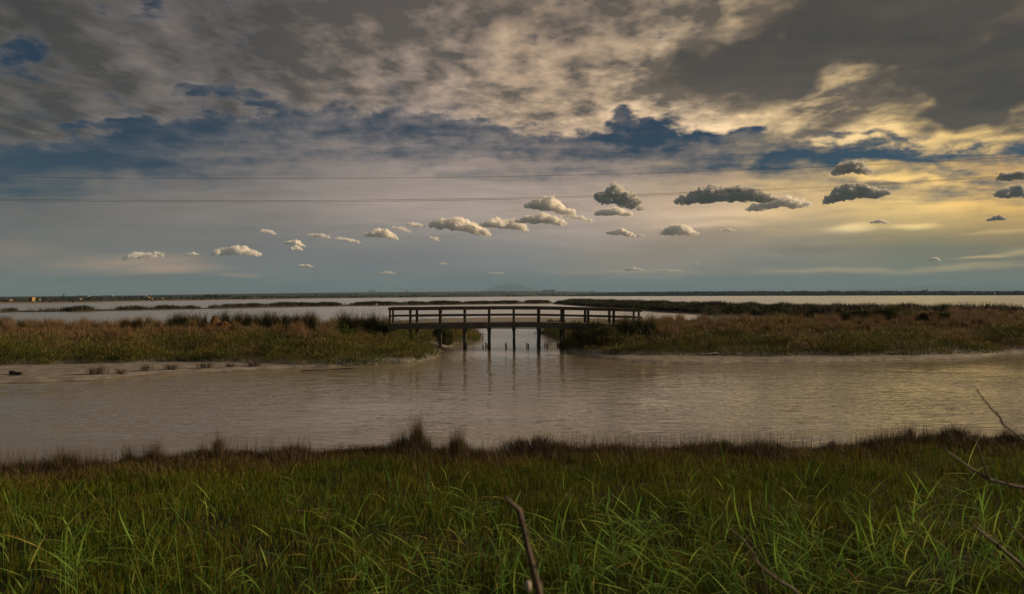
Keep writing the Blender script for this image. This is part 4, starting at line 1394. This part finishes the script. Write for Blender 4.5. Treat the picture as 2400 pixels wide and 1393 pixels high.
c = cane("thick brown broken cane with a knuckle standing blurred in the bottom middle", 1.5,
         [(1181, 1160), (1190, 1172), (1204, 1186), (1216, 1197), (1222, 1220), (1232, 1265), (1246, 1320), (1258, 1365), (1270, 1420), (1300, 1700), (1340, 2200), (1370, 2740)],
         [5, 11, 16, 21, 18, 16, 16, 20, 19, 20, 21, 22], nodes=((3, 0.62), (7, 0.6)))
bm = bmesh.new()
p0 = at(1238, 1374, 1.49) - at(1181, 1160, 1.5)
bmesh.ops.create_icosphere(bm, subdivisions=2, radius=0.009, matrix=Matrix.Translation(p0) @ Matrix.Diagonal((0.8, 0.8, 1.5, 1)))
bud_mat, T, out = material("pale_bud")
principled(T, out, (0.36, 0.31, 0.26, 1), 0.7, 0.3)
bm_obj("bud", bm, bud_mat, c, smooth=True)["label"] = "pale bud on the cane"
cane("dark pointed twig with a knot reaching over the water at the right edge", 2.3, [(2288, 912), (2305, 935), (2325, 960), (2344, 978), (2350, 994), (2366, 1006), (2400, 1032), (2480, 1150), (2540, 1500), (2560, 1900)],
     [5, 6, 7, 9, 9, 8, 8, 9, 10, 12], nodes=((3, 0.75), (4, 0.8)))
cane("tan forked stalk slanting in from the right edge above the grass", 2.0, [(2188, 1030), (2225, 1062), (2270, 1095), (2318, 1124), (2360, 1136), (2400, 1144), (2470, 1165), (2600, 1320), (2640, 2000)],
     [4, 7, 9, 11, 12, 15, 16, 16, 18], fork=([(2284, 1028), (2292, 1050), (2302, 1080), (2314, 1110), (2322, 1127)], [3, 7, 8, 8, 8]))
cane("brown stalk slanting towards the bottom right corner", 1.9, [(2262, 1216), (2290, 1240), (2335, 1275), (2385, 1318), (2440, 1380), (2520, 1600), (2540, 2100)], [6, 10, 12, 15, 15, 16, 17], nodes=((3, 0.6),))
cane("smooth brown stalk curving out of the bottom edge right of the middle", 1.7, [(1756, 1302), (1785, 1330), (1820, 1358), (1860, 1382), (1910, 1440), (1960, 1650), (1980, 2350)], [5, 11, 13, 15, 16, 17, 18])
cane("thin dry stalk leaning above the smooth brown one", 2.4, [(1690, 1218), (1712, 1240), (1745, 1268), (1768, 1300), (1790, 1350), (1800, 1420), (1810, 1900)], [3, 5, 6, 7, 7, 7, 8])
cane("short reddish twig in the right bottom corner beside the brown stalk", 2.1, [(2352, 1212), (2376, 1240), (2405, 1272), (2450, 1330), (2500, 1500), (2520, 1900)], [5, 8, 9, 10, 11, 12])

# ---- earth heap, driftwood, plank, log
bm = bmesh.new()
bmesh.ops.create_icosphere(bm, subdivisions=5, radius=1.0)
for v in bm.verts:
    n_ = mnoise.fractal(v.co * 1.9 + Vector((3, 1, 7)), 1.0, 2.0, 5)
    a = math.exp(-((v.co.x + 0.28) / 0.30) ** 2) * 0.95 + math.exp(-((v.co.x - 0.52) / 0.32) ** 2) * 0.50 + 0.12
    v.co = Vector((v.co.x * 0.64, v.co.y * 0.42, max(v.co.z, -0.3) * 0.62 * a)) * (1 + 0.22 * n_)
heap_mat, T, out = material("orange_earth")
geo = T.node("ShaderNodeNewGeometry")
n_ = T.noise(geo.outputs["Position"], 5.0, 5, 0.65)
principled(T, out, T.mix(T.ss(n_, .35, .65), (0.038, 0.021, 0.011, 1), (0.066, 0.037, 0.018, 1)), 0.95, 0.1, bump(T, n_, 0.8, 0.05))
x = bx(514, 35.6)
tag(bm_obj("earth_heap", bm, heap_mat, loc=(x, 35.6, gz(x, 35.6) + 0.14), smooth=True), "small two-peaked heap of orange earth among the tussocks on the left bank", "earth heap")


def lay(name, px0, py0, px1, py1, r0, mat, label, cat, z=0.13, bend=0.03):
    a, b = hit(px0, py0, z), hit(px1, py1, z)
    bm = bmesh.new()
    pts = []
    for i in range(9):
        t = i / 8
        q = a.lerp(b, t) - a
        pts.append((q.x, q.y + bend * math.sin(t * 5), gz(a.x + q.x, a.y + q.y) - a.z + r0 * 0.8 + 0.01 * math.sin(t * 9)))
    add_tube(bm, pts, [r0 * (1 - 0.4 * i / 8) * (1 + 0.12 * math.sin(i * 2.3)) for i in range(9)], 8)
    return tag(bm_obj(name, bm, mat, loc=a, smooth=True), label, cat)


lay("driftwood_stick", 836, 857, 705, 862, 0.035, wood_rail, "long thin driftwood stick lying on the mud in front of the left bank", "driftwood")
lay("log", 26, 878, 52, 881, 0.075, wood_post, "short dark log stranded on the mud at the far left", "log", bend=0.0)
bm = bmesh.new()
add_box(bm, (-0.36, 0, 0.04), (0.40, 0.05, 0.09), 0.22, 0.035)
pl_mat, T, out = material("bleached_board")
geo = T.node("ShaderNodeNewGeometry")
principled(T, out, T.mix(T.noise(T.mapping(geo.outputs["Position"], sc=(4, 40, 40)), 1.0, 3), (0.34, 0.29, 0.24, 1), (0.5, 0.45, 0.4, 1)), 0.85, 0.2)
p = hit(1662, 836, 0.12)
tag(bm_obj("bleached_plank", bm, pl_mat, loc=(p.x, p.y, gz(p.x, p.y) + 0.02)), "short bleached plank lying on the mud below the right bank", "plank")

# ---- white egret at the foot of the far levee
ew, T, out = material("white_feathers")
geo = T.node("ShaderNodeNewGeometry")
principled(T, out, T.mix(T.noise(geo.outputs["Position"], 20, 3), (0.7, 0.69, 0.66, 1), (0.82, 0.81, 0.79, 1)), 0.8, 0.2)
eb, T, out = material("dark_bill")
principled(T, out, (0.03, 0.025, 0.02, 1), 0.6, 0.3)
p = hit(882, 718.6, 0.0)
bm = bmesh.new()
add_tube(bm, [(-0.34, 0, 0.40), (-0.22, 0, 0.44), (-0.08, 0, 0.50), (0.08, 0, 0.56), (0.17, 0, 0.62), (0.20, 0, 0.70), (0.155, 0, 0.79), (0.165, 0, 0.86), (0.21, 0, 0.91), (0.26, 0, 0.92), (0.30, 0, 0.915)],
         [0.015, 0.07, 0.115, 0.105, 0.06, 0.036, 0.03, 0.028, 0.038, 0.036, 0.014], 12)
eg = tag(bm_obj("egret", bm, ew, loc=(p.x, p.y, gz(p.x, p.y) - 0.02), smooth=True), "small white egret standing at the water's edge of the far levee", "bird")
bm = bmesh.new()
add_tube(bm, [(0.29, 0, 0.916), (0.42, 0, 0.895)], [0.012, 0.003], 6)
bm_obj("bill", bm, eb, eg)
for s in (-1, 1):
    bm = bmesh.new()
    add_tube(bm, [(-0.02, 0.045 * s, 0.42), (0.02, 0.045 * s, 0.22), (-0.01, 0.045 * s, 0.0)], [0.014, 0.012, 0.01], 6)
    add_tube(bm, [(-0.01, 0.045 * s, 0.012), (0.08, 0.045 * s, 0.008)], [0.01, 0.006], 6)
    bm_obj("leg", bm, eb, eg)

# ---- overhead wires
wire_mat, T, out = material("wire")
principled(T, out, (0.05, 0.05, 0.055, 1), 0.6, 0.4)
WIRES = [("topmost single wire of the overhead line crossing the sky", [(-420, 407), (0, 413.5), (300, 418), (600, 421), (900, 418), (1200, 412), (1500, 406), (1800, 398), (2100, 384), (2400, 367), (2900, 330)]),
         ("upper wire of the lower pair crossing the sky", [(-420, 463), (0, 466.5), (300, 469.5), (600, 471.3), (900, 469), (1200, 463.5), (1500, 455), (1800, 443), (2100, 428), (2400, 409), (2900, 372)]),
         ("lower wire of the lower pair crossing the sky", [(-420, 467), (0, 470), (300, 473), (600, 474.5), (900, 472), (1200, 467), (1500, 458.5), (1800, 446.5), (2100, 431), (2400, 412), (2900, 375)])]
for wi, (lab, pts) in enumerate(WIRES):
    px = np.array([p[0] for p in pts], float)
    py = np.array([p[1] for p in pts], float)
    cf = np.polyfit((px - 1200) / 1600, py, 4)
    v = []
    for q in np.linspace(-420, 2900, 60):
        v.append(at(q, float(np.polyval(cf, (q - 1200) / 1600)), 44 - 0.003 * (q - 1200) + (0.5 if wi == 1 else 0)))
    bm = bmesh.new()
    add_tube(bm, [p - v[0] for p in v], 0.0085, 6)
    o = bm_obj("overhead_wire", bm, wire_mat, loc=v[0], smooth=True)
    tag(o, lab, "wire", "overhead wires crossing the sky")

# ---- far shore: huts, sheds, trees
def flat_mat(name, c, v=0.15):
    mt, T, out = material(name)
    geo = T.node("ShaderNodeNewGeometry")
    n_ = T.noise(geo.outputs["Position"], 0.6, 3)
    principled(T, out, T.mix(n_, tuple(x * (1 - v) for x in c[:3]) + (1,), tuple(min(1, x * (1 + v)) for x in c[:3]) + (1,)), 0.85, 0.2)
    return mt


ochre, pale, white_m, roof_m, dark_open = flat_mat("ochre_plaster", (0.25, 0.16, 0.06)), flat_mat("pale_plaster", (0.11, 0.10, 0.09)), flat_mat("white_film", (0.16, 0.155, 0.15)), flat_mat("roof_tiles", (0.16, 0.09, 0.06)), flat_mat("dark_opening", (0.02, 0.02, 0.02))


def house(px, d, w, h, dep, wall_m, label, name="house", cat="house", roof=0.3, doors=1, zoff=0.0):
    x = (px - 1200) / FPX * d
    z = gz(x, d) - 0.15 + zoff
    root = tag(empty(name, (x, d, z)), label, cat)
    bm = bmesh.new()
    vs_ = [bm.verts.new(c) for c in ((-w / 2, 0, 0), (w / 2, 0, 0), (w / 2, dep, 0), (-w / 2, dep, 0), (-w / 2, 0, h), (w / 2, 0, h), (w / 2, dep, h), (-w / 2, dep, h), (-w / 2, dep / 2, h + roof * dep), (w / 2, dep / 2, h + roof * dep))]
    for f in ((0, 1, 5, 4), (2, 3, 7, 6), (1, 2, 6, 9, 5), (3, 0, 4, 8, 7)):
        bm.faces.new([vs_[i] for i in f])
    bm_obj("wall", bm, wall_m, root)
    bm = bmesh.new()
    for s in (0, 1):
        y0 = -0.25 if s == 0 else dep + 0.25
        add_box(bm, (-w / 2 - 0.2, (y0 + dep / 2) / 2, h + roof * dep / 2 + 0.02), (w / 2 + 0.2, (y0 + dep / 2) / 2, h + roof * dep / 2 + 0.02), abs(dep / 2 - y0) * math.hypot(1, roof), 0.12, (0, -roof if s == 0 else roof, 1), bev=0)
    bm_obj("roof", bm, roof_m if wall_m is not white_m else white_m, root)
    for k in range(doors):
        bm = bmesh.new()
        xx = -w / 2 + w * (k + 0.5) / doors
        add_box(bm, (xx, -0.03, 0), (xx, -0.03, min(2.1, h * 0.75)), min(1.0, w * 0.22), 0.05, (0, 1, 0), bev=0)
        bm_obj("door" if k == 0 else "window", bm, dark_open, root)
    return root


house(71, 345, 1.9, 2.0, 2.2, ochre, "ochre hut lit by the low sun on the far left shore", "hut", "hut", 0.12)
house(14, 350, 3.4, 0.9, 2.4, pale, "low pale shed by the shore at the far left frame edge", "shed", "shed", 0.12)
house(86, 420, 2.6, 0.9, 2.2, pale, "low grey shed just right of the ochre hut", "shed", "shed", 0.12)
house(180, 460, 4.2, 1.2, 3.0, pale, "pale low shed standing among far trees between the two yellow huts", "shed", "shed", 0.15)
house(345, 520, 2.2, 1.9, 2.6, ochre, "smaller yellow hut with a pale annex far across the left water", "hut", "hut", 0.15)
house(352, 520, 1.5, 1.1, 2.2, white_m, "tiny white annex touching the smaller yellow hut", "shed", "shed", 0.12)
house(375, 560, 3.2, 1.1, 2.6, pale, "grey shed right of the smaller yellow hut", "shed", "shed", 0.12)
for px, d, w, h, lab in [(192, 1900, 34, 2.6, "bright white greenhouse high on the far left plain"), (252, 2000, 26, 2.4, "dim white greenhouse right of the bright one on the left plain"),
                         (318, 1500, 42, 2.2, "long pale greenhouse strip above the smaller yellow hut"), (846, 2000, 26, 2.4, "pale greenhouse on the far plain left of the footbridge"),
                         (1068, 2300, 42, 3.6, "largest white greenhouse on the plain behind the footbridge"), (1091, 2350, 18, 3.2, "short white greenhouse right of the largest one behind the footbridge")]:
    house(px, d, w, h, 9, white_m, lab, "greenhouse", "greenhouse", 0.2, 2)

crown_meshes, trunk_meshes = [], []
tree_mat = leaf_material("far_leaves", [(0, (0.016, 0.024, 0.012, 1)), (1, (0.040, 0.046, 0.020, 1))], 0.1)
bark = flat_mat("bark", (0.05, 0.04, 0.03))
for k in range(4):
    rr = np.random.default_rng(300 + k)
    n = 420
    c = np.stack([rr.normal(0, 0.26, 7), rr.normal(0, 0.26, 7), rr.uniform(0.34, 0.8, 7)], 1)
    i = rr.integers(0, 7, n)
    d = rr.normal(0, 1, (n, 3))
    d /= np.linalg.norm(d, axis=1)[:, None]
    b = c[i] + d * (rr.uniform(0.10, 0.22, 7)[i] * rr.random(n) ** 0.35)[:, None]
    v, f, s, t = merge([blade_arrays(b, rr.uniform(0.07, 0.13, n), rr.uniform(0.05, 0.10, n), rr.random(n) * 6.283, rr.uniform(0.2, 0.9, n), rr.random(n), two=False, r=rr)])
    m_ = np_mesh("crown", v, f, s, attrs={"tint": t})
    m_.materials.append(tree_mat)
    crown_meshes.append(m_)
    bm = bmesh.new()
    add_tube(bm, [(0, 0, -0.06), (0.01, 0, 0.2), (-0.01, 0.01, 0.45), (0.02, 0, 0.7)], [0.035, 0.028, 0.02, 0.008], 7)
    add_tube(bm, [(0, 0, 0.3), (0.12, 0.02, 0.5), (0.2, 0.0, 0.66)], [0.016, 0.011, 0.004], 5)
    add_tube(bm, [(0, 0, 0.35), (-0.13, 0.03, 0.52), (-0.2, 0.05, 0.62)], [0.014, 0.01, 0.004], 5)
    m_ = bpy.data.meshes.new("trunk")
    bm.to_mesh(m_)
    bm.free()
    m_.materials.append(bark)
    trunk_meshes.append(m_)


def far_tree(px, d, h, label, group, wide=1.0):
    x = (px - 1200) / FPX * d
    root = tag(empty("tree", (x, d, gz(x, d) - 0.05), RNG.uniform(0, 6.28)), label, "tree", group)
    k = RNG.randrange(4)
    root.scale = (h * wide, h * wide, h)
    for nm, ms in (("trunk", trunk_meshes), ("crown", crown_meshes)):
        o = bpy.data.objects.new(nm, ms[k])
        col.objects.link(o)
        o.parent = root


for px in range(462, 536, 5):
    far_tree(px + RNG.uniform(-1, 1), 700 + RNG.uniform(-12, 12), RNG.uniform(2.6, 3.8) * (1.25 if px > 478 else 0.8), "dark tree in the dense row on the far shore left of the middle", "dense row of trees on the left far shore", 1.3)
for px in (238, 262, 281, 300, 214, 196, 330):
    far_tree(px, 560 + RNG.uniform(-20, 40), RNG.uniform(2.0, 3.0), "small dark tree scattered on the far left shore between the yellow huts", "scattered trees on the left far shore", 1.4)
for px, h, lab in [(2101, 9, "low round tree left of the farm trees on the far right shore"), (2111, 8, "round tree second from the left in the right far group"), (2134, 9.5, "pointed tree in the middle of the right far group"),
                   (2143, 7.5, "low tree between the pointed and the tallest on the right far shore"), (2152, 7.5, "low tree touching the tallest on its left on the right far shore"), (2164, 12, "tallest dark tree on the far right shore"), (2171, 10.5, "tree at the right side of the tallest one on the far right shore")]:
    far_tree(px, 1560, h, lab, "farm trees on the right far shore", 1.15)
for px, d, h, lab in [(1052, 2100, 7, "dark tree at the left end of the largest greenhouse"), (1076, 2150, 5, "low dark tree before the largest greenhouse"), (1320, 2300, 9, "dark upright tree alone on the plain right of the bridge middle"),
                      (1387, 3300, 11, "tree breaking the skyline above the right half of the bridge"), (953, 3600, 11, "tree breaking the skyline above the left end of the bridge"), (868, 3700, 12, "left one of two small skyline trees left of the bridge"),
                      (877, 3700, 13, "right one of two small skyline trees left of the bridge"), (578, 760, 2.4, "lone low tree right of the dense row on the left far shore"), (893, 1000, 3.2, "lone bush-like tree at the far water's edge left of the bridge"),
                      (150, 2500, 10, "broad tree on the skyline above the far left water")]:
    far_tree(px, d, h, lab, "single trees on the far plain", 1.2)
for px in (1274, 1280, 1287, 1293, 1298):
    far_tree(px, 3400, RNG.uniform(11, 15), "tree in the short dark clump on the skyline right of the bridge middle", "clump of skyline trees", 1.6)
# ------------------------------------------------------------------ small cumulus clouds, bodies of mist a kilometre up
CLOUDS = [
    (335, 594, 96, 26, 0.2, 5, "broken cream and grey cumulus at the left end of the low row of clouds"),
    (450, 594, 32, 11, 0.1, 5, "tiny oval cumulus between the broken one and the long flat one at the left"),
    (555, 588, 114, 26, 0.0, 8, "long flat-based bright cumulus over the left bank"),
    (628, 540, 40, 18, -0.35, 3, "faint small slanting cumulus above and right of the long flat-based one"),
    (690, 569, 52, 15, -0.2, 6, "upper one of two small stacked cumuli left of the bridge"),
    (694, 581, 30, 14, -0.1, 6, "lower one of two small stacked cumuli left of the bridge"),
    (748, 549, 56, 16, -0.25, 5, "thin slanting cumulus right of the two stacked ones, the higher of two"),
    (814, 560, 66, 15, -0.25, 5, "thin slanting cumulus with a tail, the lower of two right of the stacked ones"),
    (893, 547, 78, 26, -0.15, 8, "bright two-humped cumulus above the left end of the bridge"),
    (940, 534, 50, 17, -0.3, 3, "pale ragged cumulus just above the two-humped one"),
    (976, 524, 52, 18, -0.2, 4, "small cumulus touching the left tip of the big slanting one"),
    (1078, 528, 150, 36, -0.25, 10, "big slanting cumulus above the left half of the bridge"),
    (1182, 523, 118, 32, -0.15, 9, "cumulus with a grey belly joined to the right of the big slanting one"),
    (1288, 482, 124, 36, -0.25, 10, "highest bright cumulus of the row with a knobbly top"),
    (1268, 514, 128, 28, -0.1, 9, "wide bright cumulus directly below the highest one"),
    (1352, 506, 84, 20, -0.3, 4, "ragged trailing cumulus on the right flank of the highest one"),
    (1018, 557, 26, 14, -0.4, 4, "tiny slanting cumulus alone below the big slanting one"),
    (1438, 496, 92, 25, -0.05, 8, "bright cumulus right under the small dark ragged cloud"),
    (1450, 461, 112, 50, -0.35, 30, "dark grey slanting cloud with a lit right flank above the bridge's right half"),
    (1455, 545, 72, 18, -0.2, 8, "whale-shaped small cumulus low over the right half of the bridge"),
    (1497, 551, 34, 8, 0.0, 4, "thin tail of cloud right of the whale-shaped cumulus"),
    (1592, 541, 88, 28, -0.05, 8, "compact bright cumulus low to the right of the bridge"),
    (1705, 538, 40, 11, 0.0, 5, "small flat cumulus right of the compact bright one"),
    (1698, 457, 250, 46, -0.03, 34, "longest dark grey cloud, flat and smoky, right of the middle"),
    (1824, 476, 150, 34, 0.05, 8, "broken cream cloud between the two large dark ones"),
    (2004, 450, 140, 44, 0.12, 34, "smooth dark grey cloud in front of the yellow glow"),
    (1996, 396, 92, 34, -0.1, 16, "smoky dark wisp of cloud above the smooth dark one"),
    (2374, 411, 66, 28, -0.1, 26, "upper of two small dark clouds at the right frame edge"),
    (2372, 448, 66, 36, -0.1, 30, "lower and larger of two small dark clouds at the right frame edge"),
    (2336, 512, 40, 13, 0.0, 22, "tiny dark cloud low in the yellow glow at the right"),
    (712, 623, 46, 8, 0.0, 8, "thin grey sliver of cloud low over the left half"),
    (905, 638, 44, 12, 0.0, 5, "little cloud low over the far shore left of the bridge"),
    (1038, 617, 26, 8, 0.0, 4, "speck of cloud low over the left half of the bridge"),
    (1162, 639, 48, 9, 0.0, 4, "flat faint cloud low over the hill behind the bridge"),
    (1486, 631, 48, 10, 0.0, 6, "low flat cloud right of the bridge, left of a pair"),
    (1570, 633, 58, 9, 0.0, 5, "low stretched cloud right of the bridge, right of a flat one"),
    (1628, 619, 20, 6, 0.0, 4, "yellow speck of cloud above the low stretched cloud"),
    (2062, 520, 44, 10, -0.15, 6, "small bright cloud on top of the lens-shaped streak at the right"),
    (2190, 608, 28, 10, -0.1, 8, "small arched cloud low in the right part of the sky"),
]
for i, (px, py, w, h, slant, tau, lab) in enumerate(CLOUDS):
    e = math.tan(R(azel(px, py)[1])) / math.cos(R(azel(px, py)[0]))
    d = min(max(900.0 / max(e, 0.02), 5200), 25000)
    c0 = at(px, py, d)
    k = d / FPX
    Wm, Hm = w * k, h * k
    r = random.Random(500 + i)
    bm = bmesh.new()
    n = max(5, int(w / h * 5.5))
    ragged = tau <= 5
    for j in range(n):
        t = (j + r.uniform(0.1, 0.9)) / n * 2 - 1
        env = (1 - abs(t) ** 2.2) * r.uniform(0.55, 1.0) * (0.7 if ragged else 1)
        rad = Hm * (0.14 + 0.30 * env) * (0.8 if ragged else 1)
        zz = -Hm * 0.42 + rad * 0.75 + Hm * 0.42 * max(env - 0.45, 0) * r.uniform(0.4, 1.2) + (r.uniform(-0.12, 0.2) * Hm if ragged else 0)
        M = Matrix.Translation((t * Wm * 0.46, r.uniform(-0.5, 0.5) * Hm, zz + slant * t * Wm * 0.30)) @ Matrix.Diagonal((r.uniform(1.0, 1.5), 1.1, r.uniform(0.72, 0.95), 1))
        bmesh.ops.create_icosphere(bm, subdivisions=2, radius=rad, matrix=M)
        for q in range(11):                                  # billows on the upper side
            a_, b_ = r.uniform(0, 6.283), r.uniform(-0.15, 1.35)
            dv = Vector((math.cos(a_) * math.cos(b_), math.sin(a_) * math.cos(b_), math.sin(b_))) * rad * 0.9
            bmesh.ops.create_icosphere(bm, subdivisions=1, radius=rad * r.uniform(0.26, 0.5), matrix=Matrix.Translation(M @ dv))
    me_ = bpy.data.meshes.new("cumulus_cloud")
    bm.to_mesh(me_)
    bm.free()
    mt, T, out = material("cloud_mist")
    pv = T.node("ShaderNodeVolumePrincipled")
    a_ = 0.82 if tau >= 16 else 0.995  # lower scatter colour on dense clouds stands in for the cloud bank's shade
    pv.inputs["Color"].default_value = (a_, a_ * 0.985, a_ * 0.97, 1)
    pv.inputs["Anisotropy"].default_value = 0.0
    tcc = T.node("ShaderNodeTexCoord")
    wisp = T.noise(tcc.outputs["Object"], 4.0 / Hm, 4, 0.62)
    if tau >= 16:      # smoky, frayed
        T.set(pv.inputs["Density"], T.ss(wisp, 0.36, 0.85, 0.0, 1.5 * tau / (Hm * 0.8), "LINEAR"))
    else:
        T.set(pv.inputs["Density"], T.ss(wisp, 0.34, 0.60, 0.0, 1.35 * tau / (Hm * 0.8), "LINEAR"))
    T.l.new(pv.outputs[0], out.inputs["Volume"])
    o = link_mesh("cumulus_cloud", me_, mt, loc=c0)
    o.rotation_euler = (0, 0, -math.atan2(c0.x, c0.y))
    md = o.modifiers.new("one_skin", "REMESH")
    md.mode = "VOXEL"
    md.voxel_size = max(Hm / 34, Wm / 170)
    for sc_, st in ((0.34, 0.30), (0.12, 0.20)):
        tx = bpy.data.textures.new("billow", "CLOUDS")
        tx.noise_scale = Hm * sc_
        tx.noise_depth = 3
        md = o.modifiers.new("billow", "DISPLACE")
        md.texture = tx
        md.texture_coords = "GLOBAL" if False else "LOCAL"
        md.strength = Hm * st
        md.mid_level = 0.5
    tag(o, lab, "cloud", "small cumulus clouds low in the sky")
scene.cycles.max_bounces = 20
scene.cycles.volume_bounces = 20
scene.cycles.diffuse_bounces = 3
scene.cycles.glossy_bounces = 3
